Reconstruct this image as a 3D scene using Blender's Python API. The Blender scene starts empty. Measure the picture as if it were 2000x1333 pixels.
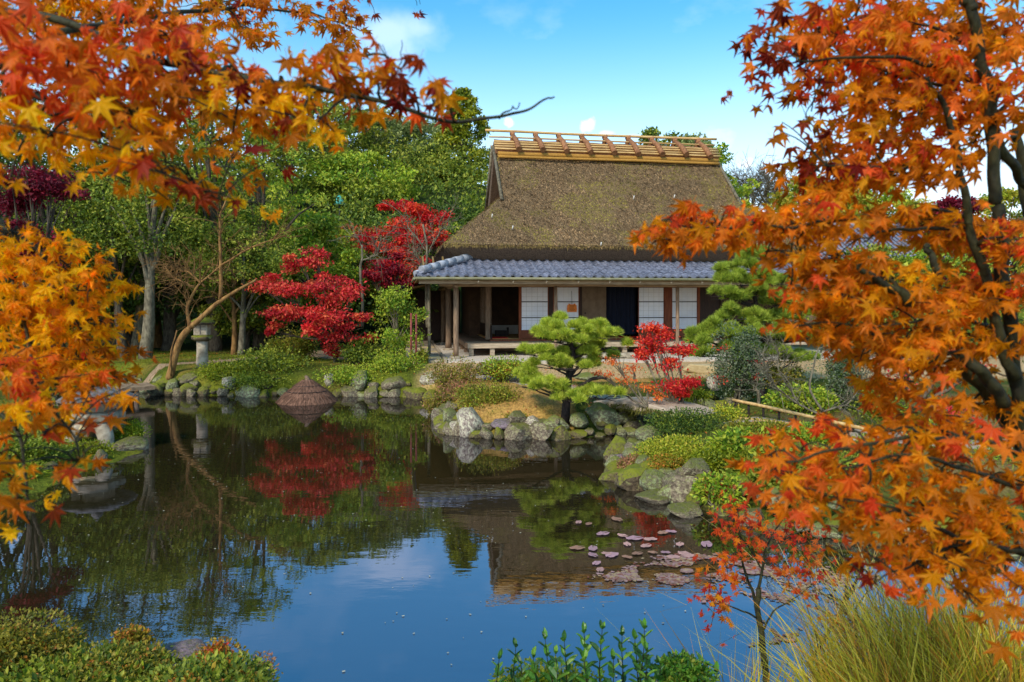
import bpy, math, random
import numpy as np
from mathutils import Matrix, Vector
R = math.radians
scene = bpy.context.scene
rng = np.random.default_rng(7)
random.seed(7)

# ------------------------------------------------------------------ camera, sky, sun
F, HX, HY, CAMZ = 1344.0, 1000.0, 585.0, 2.44
cam_d = bpy.data.cameras.new('camera'); cam = bpy.data.objects.new('camera', cam_d)
scene.collection.objects.link(cam); scene.camera = cam
cam.location = (0, 0, CAMZ); cam.rotation_euler = (R(90), 0, 0)
cam_d.sensor_width = 36; cam_d.lens = F / 2000 * 36; cam_d.shift_y = -(666.5 - HY) / 2000
cam_d.clip_start = 0.05; cam_d.clip_end = 3000
cam_d.dof.use_dof = True; cam_d.dof.focus_distance = 17; cam_d.dof.aperture_fstop = 4.8

SUN_EL, SUN_AZ = R(40), R(-150)      # azimuth from +Y towards +X
w = bpy.data.worlds.new('World'); scene.world = w; w.use_nodes = True
nt = w.node_tree; nt.nodes.clear()
def N(nt, t, **k):
    n = nt.nodes.new(t)
    for a, b in k.items(): setattr(n, a, b)
    return n
out = N(nt, 'ShaderNodeOutputWorld'); bg = N(nt, 'ShaderNodeBackground'); bg.inputs[1].default_value = 0.15
sky = N(nt, 'ShaderNodeTexSky', sky_type='NISHITA'); sky.sun_disc = False
sky.sun_elevation = SUN_EL; sky.sun_rotation = SUN_AZ; sky.air_density = 1.0; sky.dust_density = 0.6; sky.ozone_density = 2.0
hs = N(nt, 'ShaderNodeHueSaturation'); hs.inputs['Saturation'].default_value = 1.35; hs.inputs['Hue'].default_value = 0.482; hs.inputs['Value'].default_value = 1.1
nt.links.new(sky.outputs[0], hs.inputs['Color'])
tc = N(nt, 'ShaderNodeTexCoord'); sep = N(nt, 'ShaderNodeSeparateXYZ'); nt.links.new(tc.outputs['Generated'], sep.inputs[0])
mp = N(nt, 'ShaderNodeMapping'); mp.inputs['Scale'].default_value = (1, 1, 1.7); mp.inputs['Location'].default_value = (0.35, 0.0, 0.18)
nt.links.new(tc.outputs['Generated'], mp.inputs[0])
ns = N(nt, 'ShaderNodeTexNoise'); ns.inputs['Scale'].default_value = 5.5; ns.inputs['Detail'].default_value = 7; ns.inputs['Roughness'].default_value = 0.55
nt.links.new(mp.outputs[0], ns.inputs['Vector'])
cr = N(nt, 'ShaderNodeValToRGB'); cr.color_ramp.elements[0].position = 0.55; cr.color_ramp.elements[1].position = 0.70
nt.links.new(ns.outputs['Fac'], cr.inputs[0])
# clouds fade out towards the zenith, pale veil low down
ge = N(nt, 'ShaderNodeMapRange'); ge.inputs['From Min'].default_value = 0.05; ge.inputs['From Max'].default_value = 0.40
ge.inputs['To Min'].default_value = 0.9; ge.inputs['To Max'].default_value = 0.10
nt.links.new(sep.outputs['Z'], ge.inputs['Value'])
mu = N(nt, 'ShaderNodeMath', operation='MULTIPLY'); nt.links.new(cr.outputs[0], mu.inputs[0]); nt.links.new(ge.outputs[0], mu.inputs[1])
veil = N(nt, 'ShaderNodeMapRange'); veil.inputs['From Min'].default_value = 0.02; veil.inputs['From Max'].default_value = 0.40
veil.inputs['To Min'].default_value = 0.85; veil.inputs['To Max'].default_value = 0.0; veil.interpolation_type = 'SMOOTHSTEP'
nt.links.new(sep.outputs['Z'], veil.inputs['Value'])
cl_src = mu.outputs[0]
for cpx, cpy, crad, cst, camt in ((765, 60, .075, (1, 1, 1.5), .42), (815, 55, .05, (1, 1, 1.8), .38), (785, 95, .05, (1, 1, 1.2), .35), (1148, 246, .017, (1, 1, 1), 1), (995, 240, .013, (1, 1, 1), .9), (1190, 262, .022, (1, 1, 2.2), .8), (1458, 322, .016, (1, 1, 1), .9), (1510, 330, .024, (1, 1, 1.4), .9), (1230, 270, .03, (1, 1, 3), .5)):
    cd = Vector(((cpx - HX) / F, 1, (HY - cpy) / F)).normalized()
    sb_ = N(nt, 'ShaderNodeVectorMath', operation='SUBTRACT'); nt.links.new(tc.outputs['Generated'], sb_.inputs[0]); sb_.inputs[1].default_value = cd
    ml_ = N(nt, 'ShaderNodeVectorMath', operation='MULTIPLY'); nt.links.new(sb_.outputs[0], ml_.inputs[0]); ml_.inputs[1].default_value = cst
    ln_ = N(nt, 'ShaderNodeVectorMath', operation='LENGTH'); nt.links.new(ml_.outputs[0], ln_.inputs[0])
    n3_ = N(nt, 'ShaderNodeTexNoise'); n3_.inputs['Scale'].default_value = .9 / crad; n3_.inputs['Detail'].default_value = 5; nt.links.new(tc.outputs['Generated'], n3_.inputs['Vector'])
    ad_ = N(nt, 'ShaderNodeMath', operation='MULTIPLY_ADD'); nt.links.new(n3_.outputs['Fac'], ad_.inputs[0]); ad_.inputs[1].default_value = 1.5 * crad; nt.links.new(ln_.outputs['Value'], ad_.inputs[2])
    mr_ = N(nt, 'ShaderNodeMapRange', interpolation_type='SMOOTHSTEP'); mr_.inputs['From Min'].default_value = crad * 1.75; mr_.inputs['From Max'].default_value = crad * .95
    mr_.inputs['To Min'].default_value = 0; mr_.inputs['To Max'].default_value = camt; nt.links.new(ad_.outputs[0], mr_.inputs['Value'])
    m2_ = N(nt, 'ShaderNodeMath', operation='MAXIMUM'); nt.links.new(cl_src, m2_.inputs[0]); nt.links.new(mr_.outputs[0], m2_.inputs[1]); cl_src = m2_.outputs[0]
mx = N(nt, 'ShaderNodeMath', operation='MAXIMUM'); nt.links.new(cl_src, mx.inputs[0]); nt.links.new(veil.outputs[0], mx.inputs[1])
mix = N(nt, 'ShaderNodeMix', data_type='RGBA'); nt.links.new(mx.outputs[0], mix.inputs[0]); nt.links.new(hs.outputs[0], mix.inputs[6])
mix.inputs[7].default_value = (5.6, 6.1, 6.8, 1)
nt.links.new(mix.outputs[2], bg.inputs[0]); nt.links.new(bg.outputs[0], out.inputs[0])

sd = bpy.data.lights.new('sun', 'SUN'); sd.energy = 2.2; sd.angle = R(9); sd.color = (1, 0.93, 0.82)
sun = bpy.data.objects.new('sun', sd); scene.collection.objects.link(sun)
dv = Vector((math.sin(SUN_AZ) * math.cos(SUN_EL), math.cos(SUN_AZ) * math.cos(SUN_EL), math.sin(SUN_EL)))
sun.rotation_euler = dv.to_track_quat('Z', 'Y').to_euler()
scene.view_settings.view_transform = 'Standard'; scene.view_settings.look = 'None'
scene.view_settings.gamma = 1; scene.view_settings.exposure = 0.7
scene.cycles.max_bounces = 6; scene.cycles.transparent_max_bounces = 8
try: scene.cycles.use_denoising = True
except Exception: pass

# ------------------------------------------------------------------ helpers
C = bpy.data.collections.new('garden'); scene.collection.children.link(C)
def lin(c):
    c = np.asarray(c, float) / 255.0
    return np.where(c <= 0.04045, c / 12.92, ((c + 0.055) / 1.055) ** 2.4)
def Wp(px, py, Y): return np.array([(px - HX) * Y / F, Y, CAMZ - (py - HY) * Y / F])
def nrm(v):
    v = np.asarray(v, float); return v / (np.linalg.norm(v, axis=-1, keepdims=True) + 1e-9)
def sm(t): t = np.clip(t, 0, 1); return t * t * (3 - 2 * t)

def _h(i, j, k):
    n = (i * 374761393 + j * 668265263 + k * 1274126177) & 0xffffffff
    n = ((n ^ (n >> 13)) * 1274126177) & 0xffffffff
    return ((n ^ (n >> 16)) & 0xffff) / 65535.0
def vnoise(p):
    p = np.asarray(p, float); i = np.floor(p).astype(np.int64); f = p - i; f = f * f * (3 - 2 * f)
    r = 0
    for a in (0, 1):
        for b in (0, 1):
            for c in (0, 1):
                wt = (f[..., 0] if a else 1 - f[..., 0]) * (f[..., 1] if b else 1 - f[..., 1]) * (f[..., 2] if c else 1 - f[..., 2])
                r = r + wt * _h(i[..., 0] + a, i[..., 1] + b, i[..., 2] + c)
    return r
def fbm(p, o=4):
    p = np.asarray(p, float); r = 0; a = .5; s = 0
    for q in range(o): r = r + a * vnoise(p * (2 ** q) + 17.3 * q); s += a; a *= .5
    return r / s * 2 - 1

class MB:
    def __init__(s): s.V = []; s.L = []; s.S = []; s.M = []; s.Cc = []; s.n = 0; s.sm = []
    def add(s, v, f, mat=0, col=None, smooth=False):
        v = np.asarray(v, float).reshape(-1, 3)
        if isinstance(f, np.ndarray):
            s.L.append((f + s.n).ravel()); s.S.append(np.full(len(f), f.shape[1])); nf = len(f)
        else:
            s.L.append(np.array([i for q in f for i in q]) + s.n); s.S.append(np.array([len(q) for q in f])); nf = len(f)
        s.M.append(np.full(nf, mat)); s.sm.append(np.full(nf, smooth)); s.V.append(v)
        c = np.ones((len(v), 4)) * .5
        if col is not None: c[:, :3] = col
        c[:, 3] = 1; s.Cc.append(c); s.n += len(v); return s
    def mesh(s, name, mats):
        me = bpy.data.meshes.new(name)
        V = np.concatenate(s.V); L = np.concatenate(s.L).astype(np.int32); S = np.concatenate(s.S).astype(np.int32)
        me.vertices.add(len(V)); me.vertices.foreach_set('co', V.ravel().astype(np.float32))
        me.loops.add(len(L)); me.loops.foreach_set('vertex_index', L)
        me.polygons.add(len(S)); me.polygons.foreach_set('loop_start', np.concatenate([[0], np.cumsum(S)[:-1]]).astype(np.int32))
        me.polygons.foreach_set('material_index', np.concatenate(s.M).astype(np.int32))
        me.polygons.foreach_set('use_smooth', np.concatenate(s.sm).astype(bool))
        a = me.color_attributes.new('Col', 'FLOAT_COLOR', 'POINT')
        a.data.foreach_set('color', np.concatenate(s.Cc).ravel().astype(np.float32))
        me.update(calc_edges=True); me.validate()
        for m in (mats if isinstance(mats, (list, tuple)) else [mats]): me.materials.append(m)
        return me
    def build(s, name, mats, parent=None, **k):
        return link(name, s.mesh(name, mats), parent, **k)
def link(name, me, parent=None, label=None, cat=None, group=None, kind=None, loc=None, mat=None):
    o = bpy.data.objects.new(name, me); C.objects.link(o)
    if parent is not None: o.parent = parent
    if loc is not None: o.location = loc
    if mat is not None: o.matrix_local = mat
    tag(o, label, cat, group, kind); return o
def tag(o, label=None, cat=None, group=None, kind=None):
    for a, b in (('label', label), ('category', cat), ('group', group), ('kind', kind)):
        if b: o[a] = b
    return o
def thing(name, label, cat, loc=(0, 0, 0), rz=0, group=None):
    o = bpy.data.objects.new(name, None); C.objects.link(o); o.location = loc; o.rotation_euler = (0, 0, rz)
    o.empty_display_size = .2; return tag(o, label, cat, group)

def box(mb, x0, x1, y0, y1, z0, z1, mat=0, col=None, bev=0.0):
    if bev <= 0:
        v = [(x, y, z) for z in (z0, z1) for y in (y0, y1) for x in (x0, x1)]
        f = [(0, 2, 3, 1), (4, 5, 7, 6), (0, 1, 5, 4), (2, 6, 7, 3), (0, 4, 6, 2), (1, 3, 7, 5)]
        return mb.add(v, f, mat, col)
    b = min(bev, (x1 - x0) * .45, (y1 - y0) * .45, (z1 - z0) * .45)
    def ring(z, i): return [(x0 + i, y0 + b, z), (x0 + b, y0 + i, z), (x1 - b, y0 + i, z), (x1 - i, y0 + b, z), (x1 - i, y1 - b, z), (x1 - b, y1 - i, z), (x0 + b, y1 - i, z), (x0 + i, y1 - b, z)]
    v = ring(z0, b * .6) + ring(z0 + b, 0) + ring(z1 - b, 0) + ring(z1, b * .6)
    f = [tuple(range(7, -1, -1)), tuple(range(24, 32))]
    for k in range(3):
        for i in range(8):
            j = (i + 1) % 8; f.append((k * 8 + i, k * 8 + j, k * 8 + 8 + j, k * 8 + 8 + i))
    return mb.add(v, f, mat, col)
def tube(mb, path, rad, n=7, mat=0, col=None, cap=True, smooth=True):
    P = np.asarray(path, float); m = len(P); r = np.broadcast_to(np.asarray(rad, float), (m,))
    T = nrm(np.gradient(P, axis=0)); ref = np.array([.31, .17, .93]) if abs(T[0][2]) < .8 else np.array([.95, .3, .1])
    A = nrm(np.cross(T, ref)); B = np.cross(T, A)
    th = np.linspace(0, 2 * np.pi, n, endpoint=False)
    V = P[:, None] + r[:, None, None] * (np.cos(th)[None, :, None] * A[:, None] + np.sin(th)[None, :, None] * B[:, None])
    i = np.arange(m - 1)[:, None] * n; j = np.arange(n)[None]; k = (j + 1) % n
    Fq = np.stack([i + j, i + k, i + n + k, i + n + j], -1).reshape(-1, 4)
    c = None if col is None else (np.repeat(np.asarray(col), n, 0) if np.ndim(col) == 2 else col)
    base = mb.n; mb.add(V.reshape(-1, 3), Fq, mat, c, smooth)
    if cap:
        mb.L.append(np.concatenate([base + np.arange(n)[::-1], base + (m - 1) * n + np.arange(n)])); mb.S.append(np.array([n, n]))
        mb.M.append(np.full(2, mat)); mb.sm.append(np.full(2, False))
    return mb
def lathe(mb, prof, n=16, mat=0, col=None, c=(0, 0), rot=0, smooth=True, wob=0):
    th = np.linspace(0, 2 * np.pi, n, endpoint=False) + rot
    V = np.array([[(c[0] + r * math.cos(t) * (1 + wob * math.sin(t * 3 + z * 9)), c[1] + r * math.sin(t) * (1 + wob * math.sin(t * 2 + 1)), z) for t in th] for r, z in prof])
    m = len(prof); i = np.arange(m - 1)[:, None] * n; j = np.arange(n)[None]; k = (j + 1) % n
    Fq = np.stack([i + j, i + k, i + n + k, i + n + j], -1).reshape(-1, 4)
    base = mb.n; mb.add(V.reshape(-1, 3), Fq, mat, col, smooth)
    mb.L.append(np.concatenate([base + np.arange(n)[::-1], base + (m - 1) * n + np.arange(n)])); mb.S.append(np.array([n, n]))
    mb.M.append(np.full(2, mat)); mb.sm.append(np.full(2, False)); return mb
def bend(P, n, amp, r=rng):
    """resample a polyline smoothly with small wander"""
    P = np.asarray(P, float); t = np.linspace(0, len(P) - 1, len(P)); q = np.linspace(0, len(P) - 1, n)
    out = np.stack([np.interp(q, t, P[:, a]) for a in range(3)], -1)
    k = np.array([.25, .5, .25])
    for _ in range(2):
        o2 = out.copy(); o2[1:-1] = .25 * out[:-2] + .5 * out[1:-1] + .25 * out[2:]; out = o2
    wv = r.normal(0, amp, out.shape)
    if n > 6:
        for _ in range(3): wv[1:-1] = .25 * wv[:-2] + .5 * wv[1:-1] + .25 * wv[2:]
        wv *= 1.9
    wv[0] = 0; wv[-1] *= .5
    return out + wv
def bake(mb, tv, tf, pos, T, Nn, size, col, mat=0, smooth=False):
    """copy a template (k,3) to many places: x along T, y along N x T, z along N"""
    tv = np.asarray(tv, float); T = nrm(T); Nn = nrm(Nn - (Nn * T).sum(-1, keepdims=True) * T); B = np.cross(Nn, T)
    s = np.broadcast_to(np.asarray(size, float), (len(pos),))
    V = pos[:, None] + s[:, None, None] * (tv[None, :, 0, None] * T[:, None] + tv[None, :, 1, None] * B[:, None] + tv[None, :, 2, None] * Nn[:, None])
    k = len(tv); base = np.arange(len(pos)) * k
    c = np.repeat(col, k, 0)
    tf3 = [f for f in tf]; kk = len(tf3[0])
    if all(len(f) == kk for f in tf3):
        Fq = (base[:, None, None] + np.array(tf3)[None]).reshape(-1, kk)
        mb.add(V.reshape(-1, 3), Fq, mat, c, smooth)
    return mb
# leaf templates (unit length along x)
LEAF4 = ([(0, 0, 0), (.5, .28, .06), (1, 0, -.05), (.5, -.28, .06)], [(0, 1, 2, 3)])
LEAF3 = ([(0, -.09, 0), (1, 0, 0), (0, .09, 0)], [(0, 1, 2)])
def maple_template(seed, curl=.12, lobes=7):
    r = np.random.default_rng(seed)
    ang = np.array([-128, -84, -42, 0, 42, 84, 128]) if lobes == 7 else np.array([-112, -55, 0, 55, 112])
    ln = (np.array([.42, .78, .96, 1.0, .96, .78, .42]) if lobes == 7 else np.array([.55, .88, 1, .88, .55])) * r.uniform(.9, 1.08, len(ang))
    ang = np.radians(ang + r.normal(0, 3, len(ang)))
    v = [(0, 0, 0)]; f = []; per = []
    for i, (a, l) in enumerate(zip(ang, ln)):
        if i > 0:
            am = (a + ang[i - 1]) / 2; rr = .40 * min(ln[i - 1], l) + .06
            per.append((rr * math.cos(am), rr * math.sin(am), .02))
        wd = .20
        per.append((.55 * l * math.cos(a - wd), .55 * l * math.sin(a - wd), .0))
        per.append((l * math.cos(a), l * math.sin(a), -curl * l * r.uniform(.5, 2.0)))
        per.append((.55 * l * math.cos(a + wd), .55 * l * math.sin(a + wd), .0))
    v += per; n = len(per)
    for i in range(n - 1): f.append((0, i + 1, i + 2))
    # leaf stalk
    k = len(v); v += [(0, -.012, 0), (-.55, -.01, .12), (-.55, .012, .12), (0, .012, 0)]; f += [(k, k + 1, k + 2), (k, k + 2, k + 3)]
    return v, f
MAPLE = [maple_template(s, cu) for s, cu in ((1, .1), (2, .22), (3, .36), (5, .5), (6, -.15))] + [maple_template(4, .2, 5)]
def laurel():
    v = [(0, 0, 0)]; f = []
    xs = [.12, .35, .6, .82, 1.0]; ws = [.10, .2, .21, .12, 0]
    for x, q in zip(xs, ws): v += [(x, q, .05 + q * .3), (x, 0, -.02 * x), (x, -q, .05 + q * .3)]
    f = [(0, 2, 1), (0, 3, 2)]
    for i in range(4):
        a = 1 + i * 3; b = a + 3
        f += [(a, a + 1, b + 1), (a, b + 1, b), (a + 1, a + 2, b + 2), (a + 1, b + 2, b + 1)]
    return v, f
LAUREL = laurel()

# ------------------------------------------------------------------ materials
def newmat(name):
    m = bpy.data.materials.new(name); m.use_nodes = True; t = m.node_tree; t.nodes.clear()
    o = N(t, 'ShaderNodeOutputMaterial'); p = N(t, 'ShaderNodeBsdfPrincipled'); t.links.new(p.outputs[0], o.inputs[0])
    return m, t, p, o
def rgba(c): return (*[float(x) for x in c], 1)
def mmat(name, col, col2=None, scale=8, rough=.8, bump=.3, stretch=(1, 1, 1), detail=6, bscale=None, spec=.3, lo=.35, hi=.65, dist=.02):
    m, t, p, o = newmat(name); p.inputs['Roughness'].default_value = rough; p.inputs['Specular IOR Level'].default_value = spec
    tcn = N(t, 'ShaderNodeTexCoord'); mpn = N(t, 'ShaderNodeMapping'); mpn.inputs['Scale'].default_value = stretch
    t.links.new(tcn.outputs['Object'], mpn.inputs[0])
    oi = N(t, 'ShaderNodeObjectInfo'); t.links.new(oi.outputs['Random'], mpn.inputs['Location'])
    n = N(t, 'ShaderNodeTexNoise'); n.inputs['Scale'].default_value = scale; n.inputs['Detail'].default_value = detail; n.inputs['Roughness'].default_value = .6
    t.links.new(mpn.outputs[0], n.inputs['Vector'])
    r = N(t, 'ShaderNodeValToRGB'); r.color_ramp.elements[0].position = lo; r.color_ramp.elements[1].position = hi
    r.color_ramp.elements[0].color = rgba(lin(col)); r.color_ramp.elements[1].color = rgba(lin(col2 if col2 is not None else col))
    t.links.new(n.outputs['Fac'], r.inputs[0])
    hv = N(t, 'ShaderNodeHueSaturation'); vr = N(t, 'ShaderNodeMapRange'); vr.inputs['To Min'].default_value = .82; vr.inputs['To Max'].default_value = 1.18
    t.links.new(oi.outputs['Random'], vr.inputs['Value']); t.links.new(vr.outputs[0], hv.inputs['Value']); t.links.new(r.outputs[0], hv.inputs['Color'])
    t.links.new(hv.outputs[0], p.inputs['Base Color'])
    if bump:
        n2 = N(t, 'ShaderNodeTexNoise'); n2.inputs['Scale'].default_value = bscale or scale * 2; n2.inputs['Detail'].default_value = 5
        t.links.new(mpn.outputs[0], n2.inputs['Vector'])
        b = N(t, 'ShaderNodeBump'); b.inputs['Strength'].default_value = bump; b.inputs['Distance'].default_value = dist
        t.links.new(n2.outputs['Fac'], b.inputs['Height']); t.links.new(b.outputs[0], p.inputs['Normal'])
    return m
def attrmat(name, trans=.35, rough=.6, spec=.25, nscale=0, namp=.25, bump=0, bscale=30, dist=.02):
    m, t, p, o = newmat(name); p.inputs['Roughness'].default_value = rough; p.inputs['Specular IOR Level'].default_value = spec
    a = N(t, 'ShaderNodeAttribute', attribute_name='Col'); src = a.outputs['Color']
    if nscale:
        n = N(t, 'ShaderNodeTexNoise'); n.inputs['Scale'].default_value = nscale; n.inputs['Detail'].default_value = 6
        tcn = N(t, 'ShaderNodeTexCoord'); t.links.new(tcn.outputs['Object'], n.inputs['Vector'])
        vr = N(t, 'ShaderNodeMapRange'); vr.inputs['From Min'].default_value = .3; vr.inputs['From Max'].default_value = .7
        vr.inputs['To Min'].default_value = 1 - namp; vr.inputs['To Max'].default_value = 1 + namp
        t.links.new(n.outputs['Fac'], vr.inputs['Value'])
        hv = N(t, 'ShaderNodeHueSaturation'); t.links.new(vr.outputs[0], hv.inputs['Value']); t.links.new(src, hv.inputs['Color']); src = hv.outputs[0]
    t.links.new(src, p.inputs['Base Color'])
    if bump:
        n2 = N(t, 'ShaderNodeTexNoise'); n2.inputs['Scale'].default_value = bscale; n2.inputs['Detail'].default_value = 6
        tcn = N(t, 'ShaderNodeTexCoord'); t.links.new(tcn.outputs['Object'], n2.inputs['Vector'])
        b = N(t, 'ShaderNodeBump'); b.inputs['Strength'].default_value = bump; b.inputs['Distance'].default_value = dist
        t.links.new(n2.outputs['Fac'], b.inputs['Height']); t.links.new(b.outputs[0], p.inputs['Normal'])
    if trans:
        tr = N(t, 'ShaderNodeBsdfTranslucent'); t.links.new(src, tr.inputs[0])
        ms = N(t, 'ShaderNodeMixShader'); ms.inputs[0].default_value = trans
        t.links.new(p.outputs[0], ms.inputs[1]); t.links.new(tr.outputs[0], ms.inputs[2]); t.links.new(ms.outputs[0], o.inputs[0])
    return m
M = {}
M['leaf'] = attrmat('leaf', .35, .55, .3)
M['maple'] = attrmat('maple_leaf', .58, .5, .18, nscale=55, namp=.38)
M['glossleaf'] = attrmat('glossy_leaf', .2, .35, .5)
M['ground'] = attrmat('ground', 0, .95, .1, nscale=22, namp=.4, bump=.7, bscale=28, dist=.04)
M['straw'] = attrmat('straw', .1, .8, .2)
M['bark'] = mmat('bark', (58, 46, 36), (104, 92, 74), 14, .9, .8, (1, 1, .35), dist=.02)
M['bark_brown'] = mmat('bark_brown', (92, 62, 30), (150, 112, 62), 12, .9, .6, (1, 1, .4))
M['bark_grey'] = mmat('bark_grey', (74, 66, 52), (132, 122, 98), 14, .9, .5, (1, 1, .4))
M['bark_green'] = mmat('bark_green', (24, 22, 12), (58, 56, 26), 26, .75, .5, (1, 1, .5))
M['bark_black'] = mmat('bark_black', (26, 20, 18), (66, 54, 46), 24, .9, 1.0, (1, 1, .5))
M['wood'] = mmat('weathered_wood', (98, 76, 58), (150, 124, 98), 7, .75, .3, (6, 6, .6))
M['wood_h'] = mmat('weathered_wood_beam', (120, 96, 70), (168, 142, 108), 5, .75, .3, (.6, 8, 8))
M['deck'] = mmat('deck_wood', (142, 122, 98), (186, 168, 140), 6, .7, .25, (.6, 8, 8))
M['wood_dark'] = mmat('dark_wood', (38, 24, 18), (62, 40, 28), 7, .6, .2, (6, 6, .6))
M['wood_red'] = mmat('red_brown_wood', (96, 46, 24), (136, 72, 38), 6, .6, .2, (6, 6, .6))
M['eave_wood'] = mmat('eave_wood', (104, 84, 44), (140, 114, 66), 6, .8, .2, (.6, 6, 6))
M['paper'] = mmat('shoji_paper', (228, 230, 238), (240, 240, 244), 3, .9, 0)
M['lattice'] = mmat('pale_lattice', (196, 194, 196), (206, 204, 204), 3, .9, 0)
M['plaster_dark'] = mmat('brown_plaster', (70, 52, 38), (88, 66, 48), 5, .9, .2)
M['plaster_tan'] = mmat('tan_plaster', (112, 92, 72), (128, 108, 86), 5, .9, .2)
M['plaster_white'] = mmat('white_plaster', (190, 182, 170), (205, 198, 186), 5, .9, .1)
M['curtain'] = mmat('indigo_cloth', (14, 20, 36), (26, 32, 50), 8, .95, .2, (10, 10, .3))
M['mat_tatami'] = mmat('tatami', (176, 132, 72), (200, 156, 92), 30, .8, .2, (1, 12, 1))
M['carpet'] = mmat('red_felt', (190, 20, 16), (206, 32, 24), 30, .95, .1)
M['plaque'] = mmat('orange_plaque', (205, 108, 34), (222, 130, 50), 9, .6, 0)
M['plaque_ink'] = mmat('plaque_ink', (120, 58, 18), (128, 62, 20), 9, .6, 0)
M['tile'] = mmat('roof_tile', (78, 80, 92), (136, 138, 150), 9, .42, .15, spec=.5, dist=.01)
M['tile_lt'] = mmat('ridge_tile', (116, 118, 124), (160, 162, 166), 6, .5, .15, spec=.5)
M['thatch'] = mmat('thatch', (96, 76, 52), (160, 130, 90), 26, .95, 1.0, (1, 1, 1), bscale=60, dist=.05)
M['thatch_cut'] = mmat('thatch_cut', (84, 66, 52), (138, 112, 88), 30, .95, .8, (1, 1, 1), bscale=70)
M['straw_band'] = mmat('straw_band', (160, 112, 44), (194, 146, 66), 20, .9, .6, (.5, 8, 8))
M['bamboo'] = mmat('bamboo', (168, 130, 76), (206, 170, 110), 5, .5, .2, (.5, 4, 4), spec=.4)
M['bamboo_log'] = mmat('ridge_log', (118, 76, 48), (164, 114, 74), 10, .8, .4)
M['gutter'] = mmat('green_gutter', (104, 102, 74), (132, 128, 94), 5, .5, .05)
M['stone_pale'] = mmat('pale_stone', (124, 110, 90), (176, 162, 138), 7, .85, .4)
M['stone_tan'] = mmat('tan_stone', (184, 160, 112), (208, 186, 140), 5, .85, .3)
M['gravel'] = mmat('gravel', (166, 152, 132), (204, 192, 174), 60, .95, .6, bscale=90)
M['earth'] = mmat('earth_path', (112, 90, 66), (146, 122, 94), 9, .95, .5, bscale=50)
M['path'] = mmat('garden_path', (150, 132, 110), (178, 160, 136), 9, .95, .4, bscale=60)
M['bark_pine'] = M['bark_black']
M['pole_red'] = mmat('red_pole', (108, 48, 42), (130, 62, 54), 8, .6, .1)
M['teal'] = mmat('verdigris', (60, 150, 140), (90, 180, 168), 9, .5, .1)
M['bronze'] = mmat('dark_metal', (40, 44, 40), (60, 62, 56), 9, .5, .1)
M['slate'] = mmat('slate_cap', (66, 62, 60), (128, 122, 116), 12, .9, .7)
def rockmat(name, a, b, lich, moss, mossamt, lichamt=.5):
    m, t, p, o = newmat(name); p.inputs['Roughness'].default_value = .88; p.inputs['Specular IOR Level'].default_value = .25
    tcn = N(t, 'ShaderNodeTexCoord'); oi = N(t, 'ShaderNodeObjectInfo')
    ad = N(t, 'ShaderNodeVectorMath', operation='ADD'); sc = N(t, 'ShaderNodeVectorMath', operation='SCALE'); sc.inputs['Scale'].default_value = 37
    t.links.new(oi.outputs['Location'], sc.inputs[0]); t.links.new(tcn.outputs['Object'], ad.inputs[0]); t.links.new(sc.outputs[0], ad.inputs[1])
    def noise(s, d=6):
        n = N(t, 'ShaderNodeTexNoise'); n.inputs['Scale'].default_value = s; n.inputs['Detail'].default_value = d; n.inputs['Roughness'].default_value = .65
        t.links.new(ad.outputs[0], n.inputs['Vector']); return n
    def ramp(src, lo, hi):
        r = N(t, 'ShaderNodeMapRange', interpolation_type='SMOOTHSTEP'); r.inputs['From Min'].default_value = lo; r.inputs['From Max'].default_value = hi
        t.links.new(src, r.inputs['Value']); return r.outputs[0]
    def mixc(f, c1, c2):
        x = N(t, 'ShaderNodeMix', data_type='RGBA'); t.links.new(f, x.inputs[0])
        for s_, c_ in ((6, c1), (7, c2)):
            if isinstance(c_, tuple): x.inputs[s_].default_value = c_
            else: t.links.new(c_, x.inputs[s_])
        return x.outputs[2]
    n1 = noise(7); n2 = noise(5); n3 = noise(22)
    c = mixc(ramp(n1.outputs['Fac'], .35, .65), rgba(lin(a)), rgba(lin(b)))
    c = mixc(ramp(n2.outputs['Fac'], .62 - .25 * lichamt, .7 - .2 * lichamt), c, rgba(lin(lich)))
    ge = N(t, 'ShaderNodeNewGeometry'); sp = N(t, 'ShaderNodeSeparateXYZ'); t.links.new(ge.outputs['Normal'], sp.inputs[0])
    s1 = N(t, 'ShaderNodeMath', operation='MULTIPLY_ADD'); s1.inputs[1].default_value = .35; t.links.new(sp.outputs['Z'], s1.inputs[0]); t.links.new(n3.outputs['Fac'], s1.inputs[2])
    s2 = N(t, 'ShaderNodeMath', operation='MULTIPLY_ADD'); s2.inputs[1].default_value = .7; t.links.new(n2.outputs['Fac'], s2.inputs[0]); t.links.new(s1.outputs[0], s2.inputs[2])
    c = mixc(ramp(s2.outputs[0], 1.28 - .6 * mossamt, 1.58 - .6 * mossamt), c, rgba(lin(moss)))
    t.links.new(c, p.inputs['Base Color'])
    b_ = N(t, 'ShaderNodeBump'); b_.inputs['Strength'].default_value = .8; b_.inputs['Distance'].default_value = .03
    t.links.new(n1.outputs['Fac'], b_.inputs['Height']); t.links.new(b_.outputs[0], p.inputs['Normal']); return m
M['rock'] = rockmat('rock', (76, 64, 50), (132, 116, 94), (156, 146, 112), (96, 98, 26), .5)
M['rock_pale'] = rockmat('lichen_rock', (104, 90, 78), (166, 150, 132), (196, 188, 156), (112, 112, 40), .35, .6)
M['rock_mossy'] = rockmat('mossy_rock', (64, 52, 38), (112, 96, 70), (136, 132, 86), (112, 114, 24), .72, .3)
M['rock_purple'] = rockmat('purple_rock', (96, 80, 84), (140, 120, 122), (150, 140, 130), (96, 100, 30), .25, .2)
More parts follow.
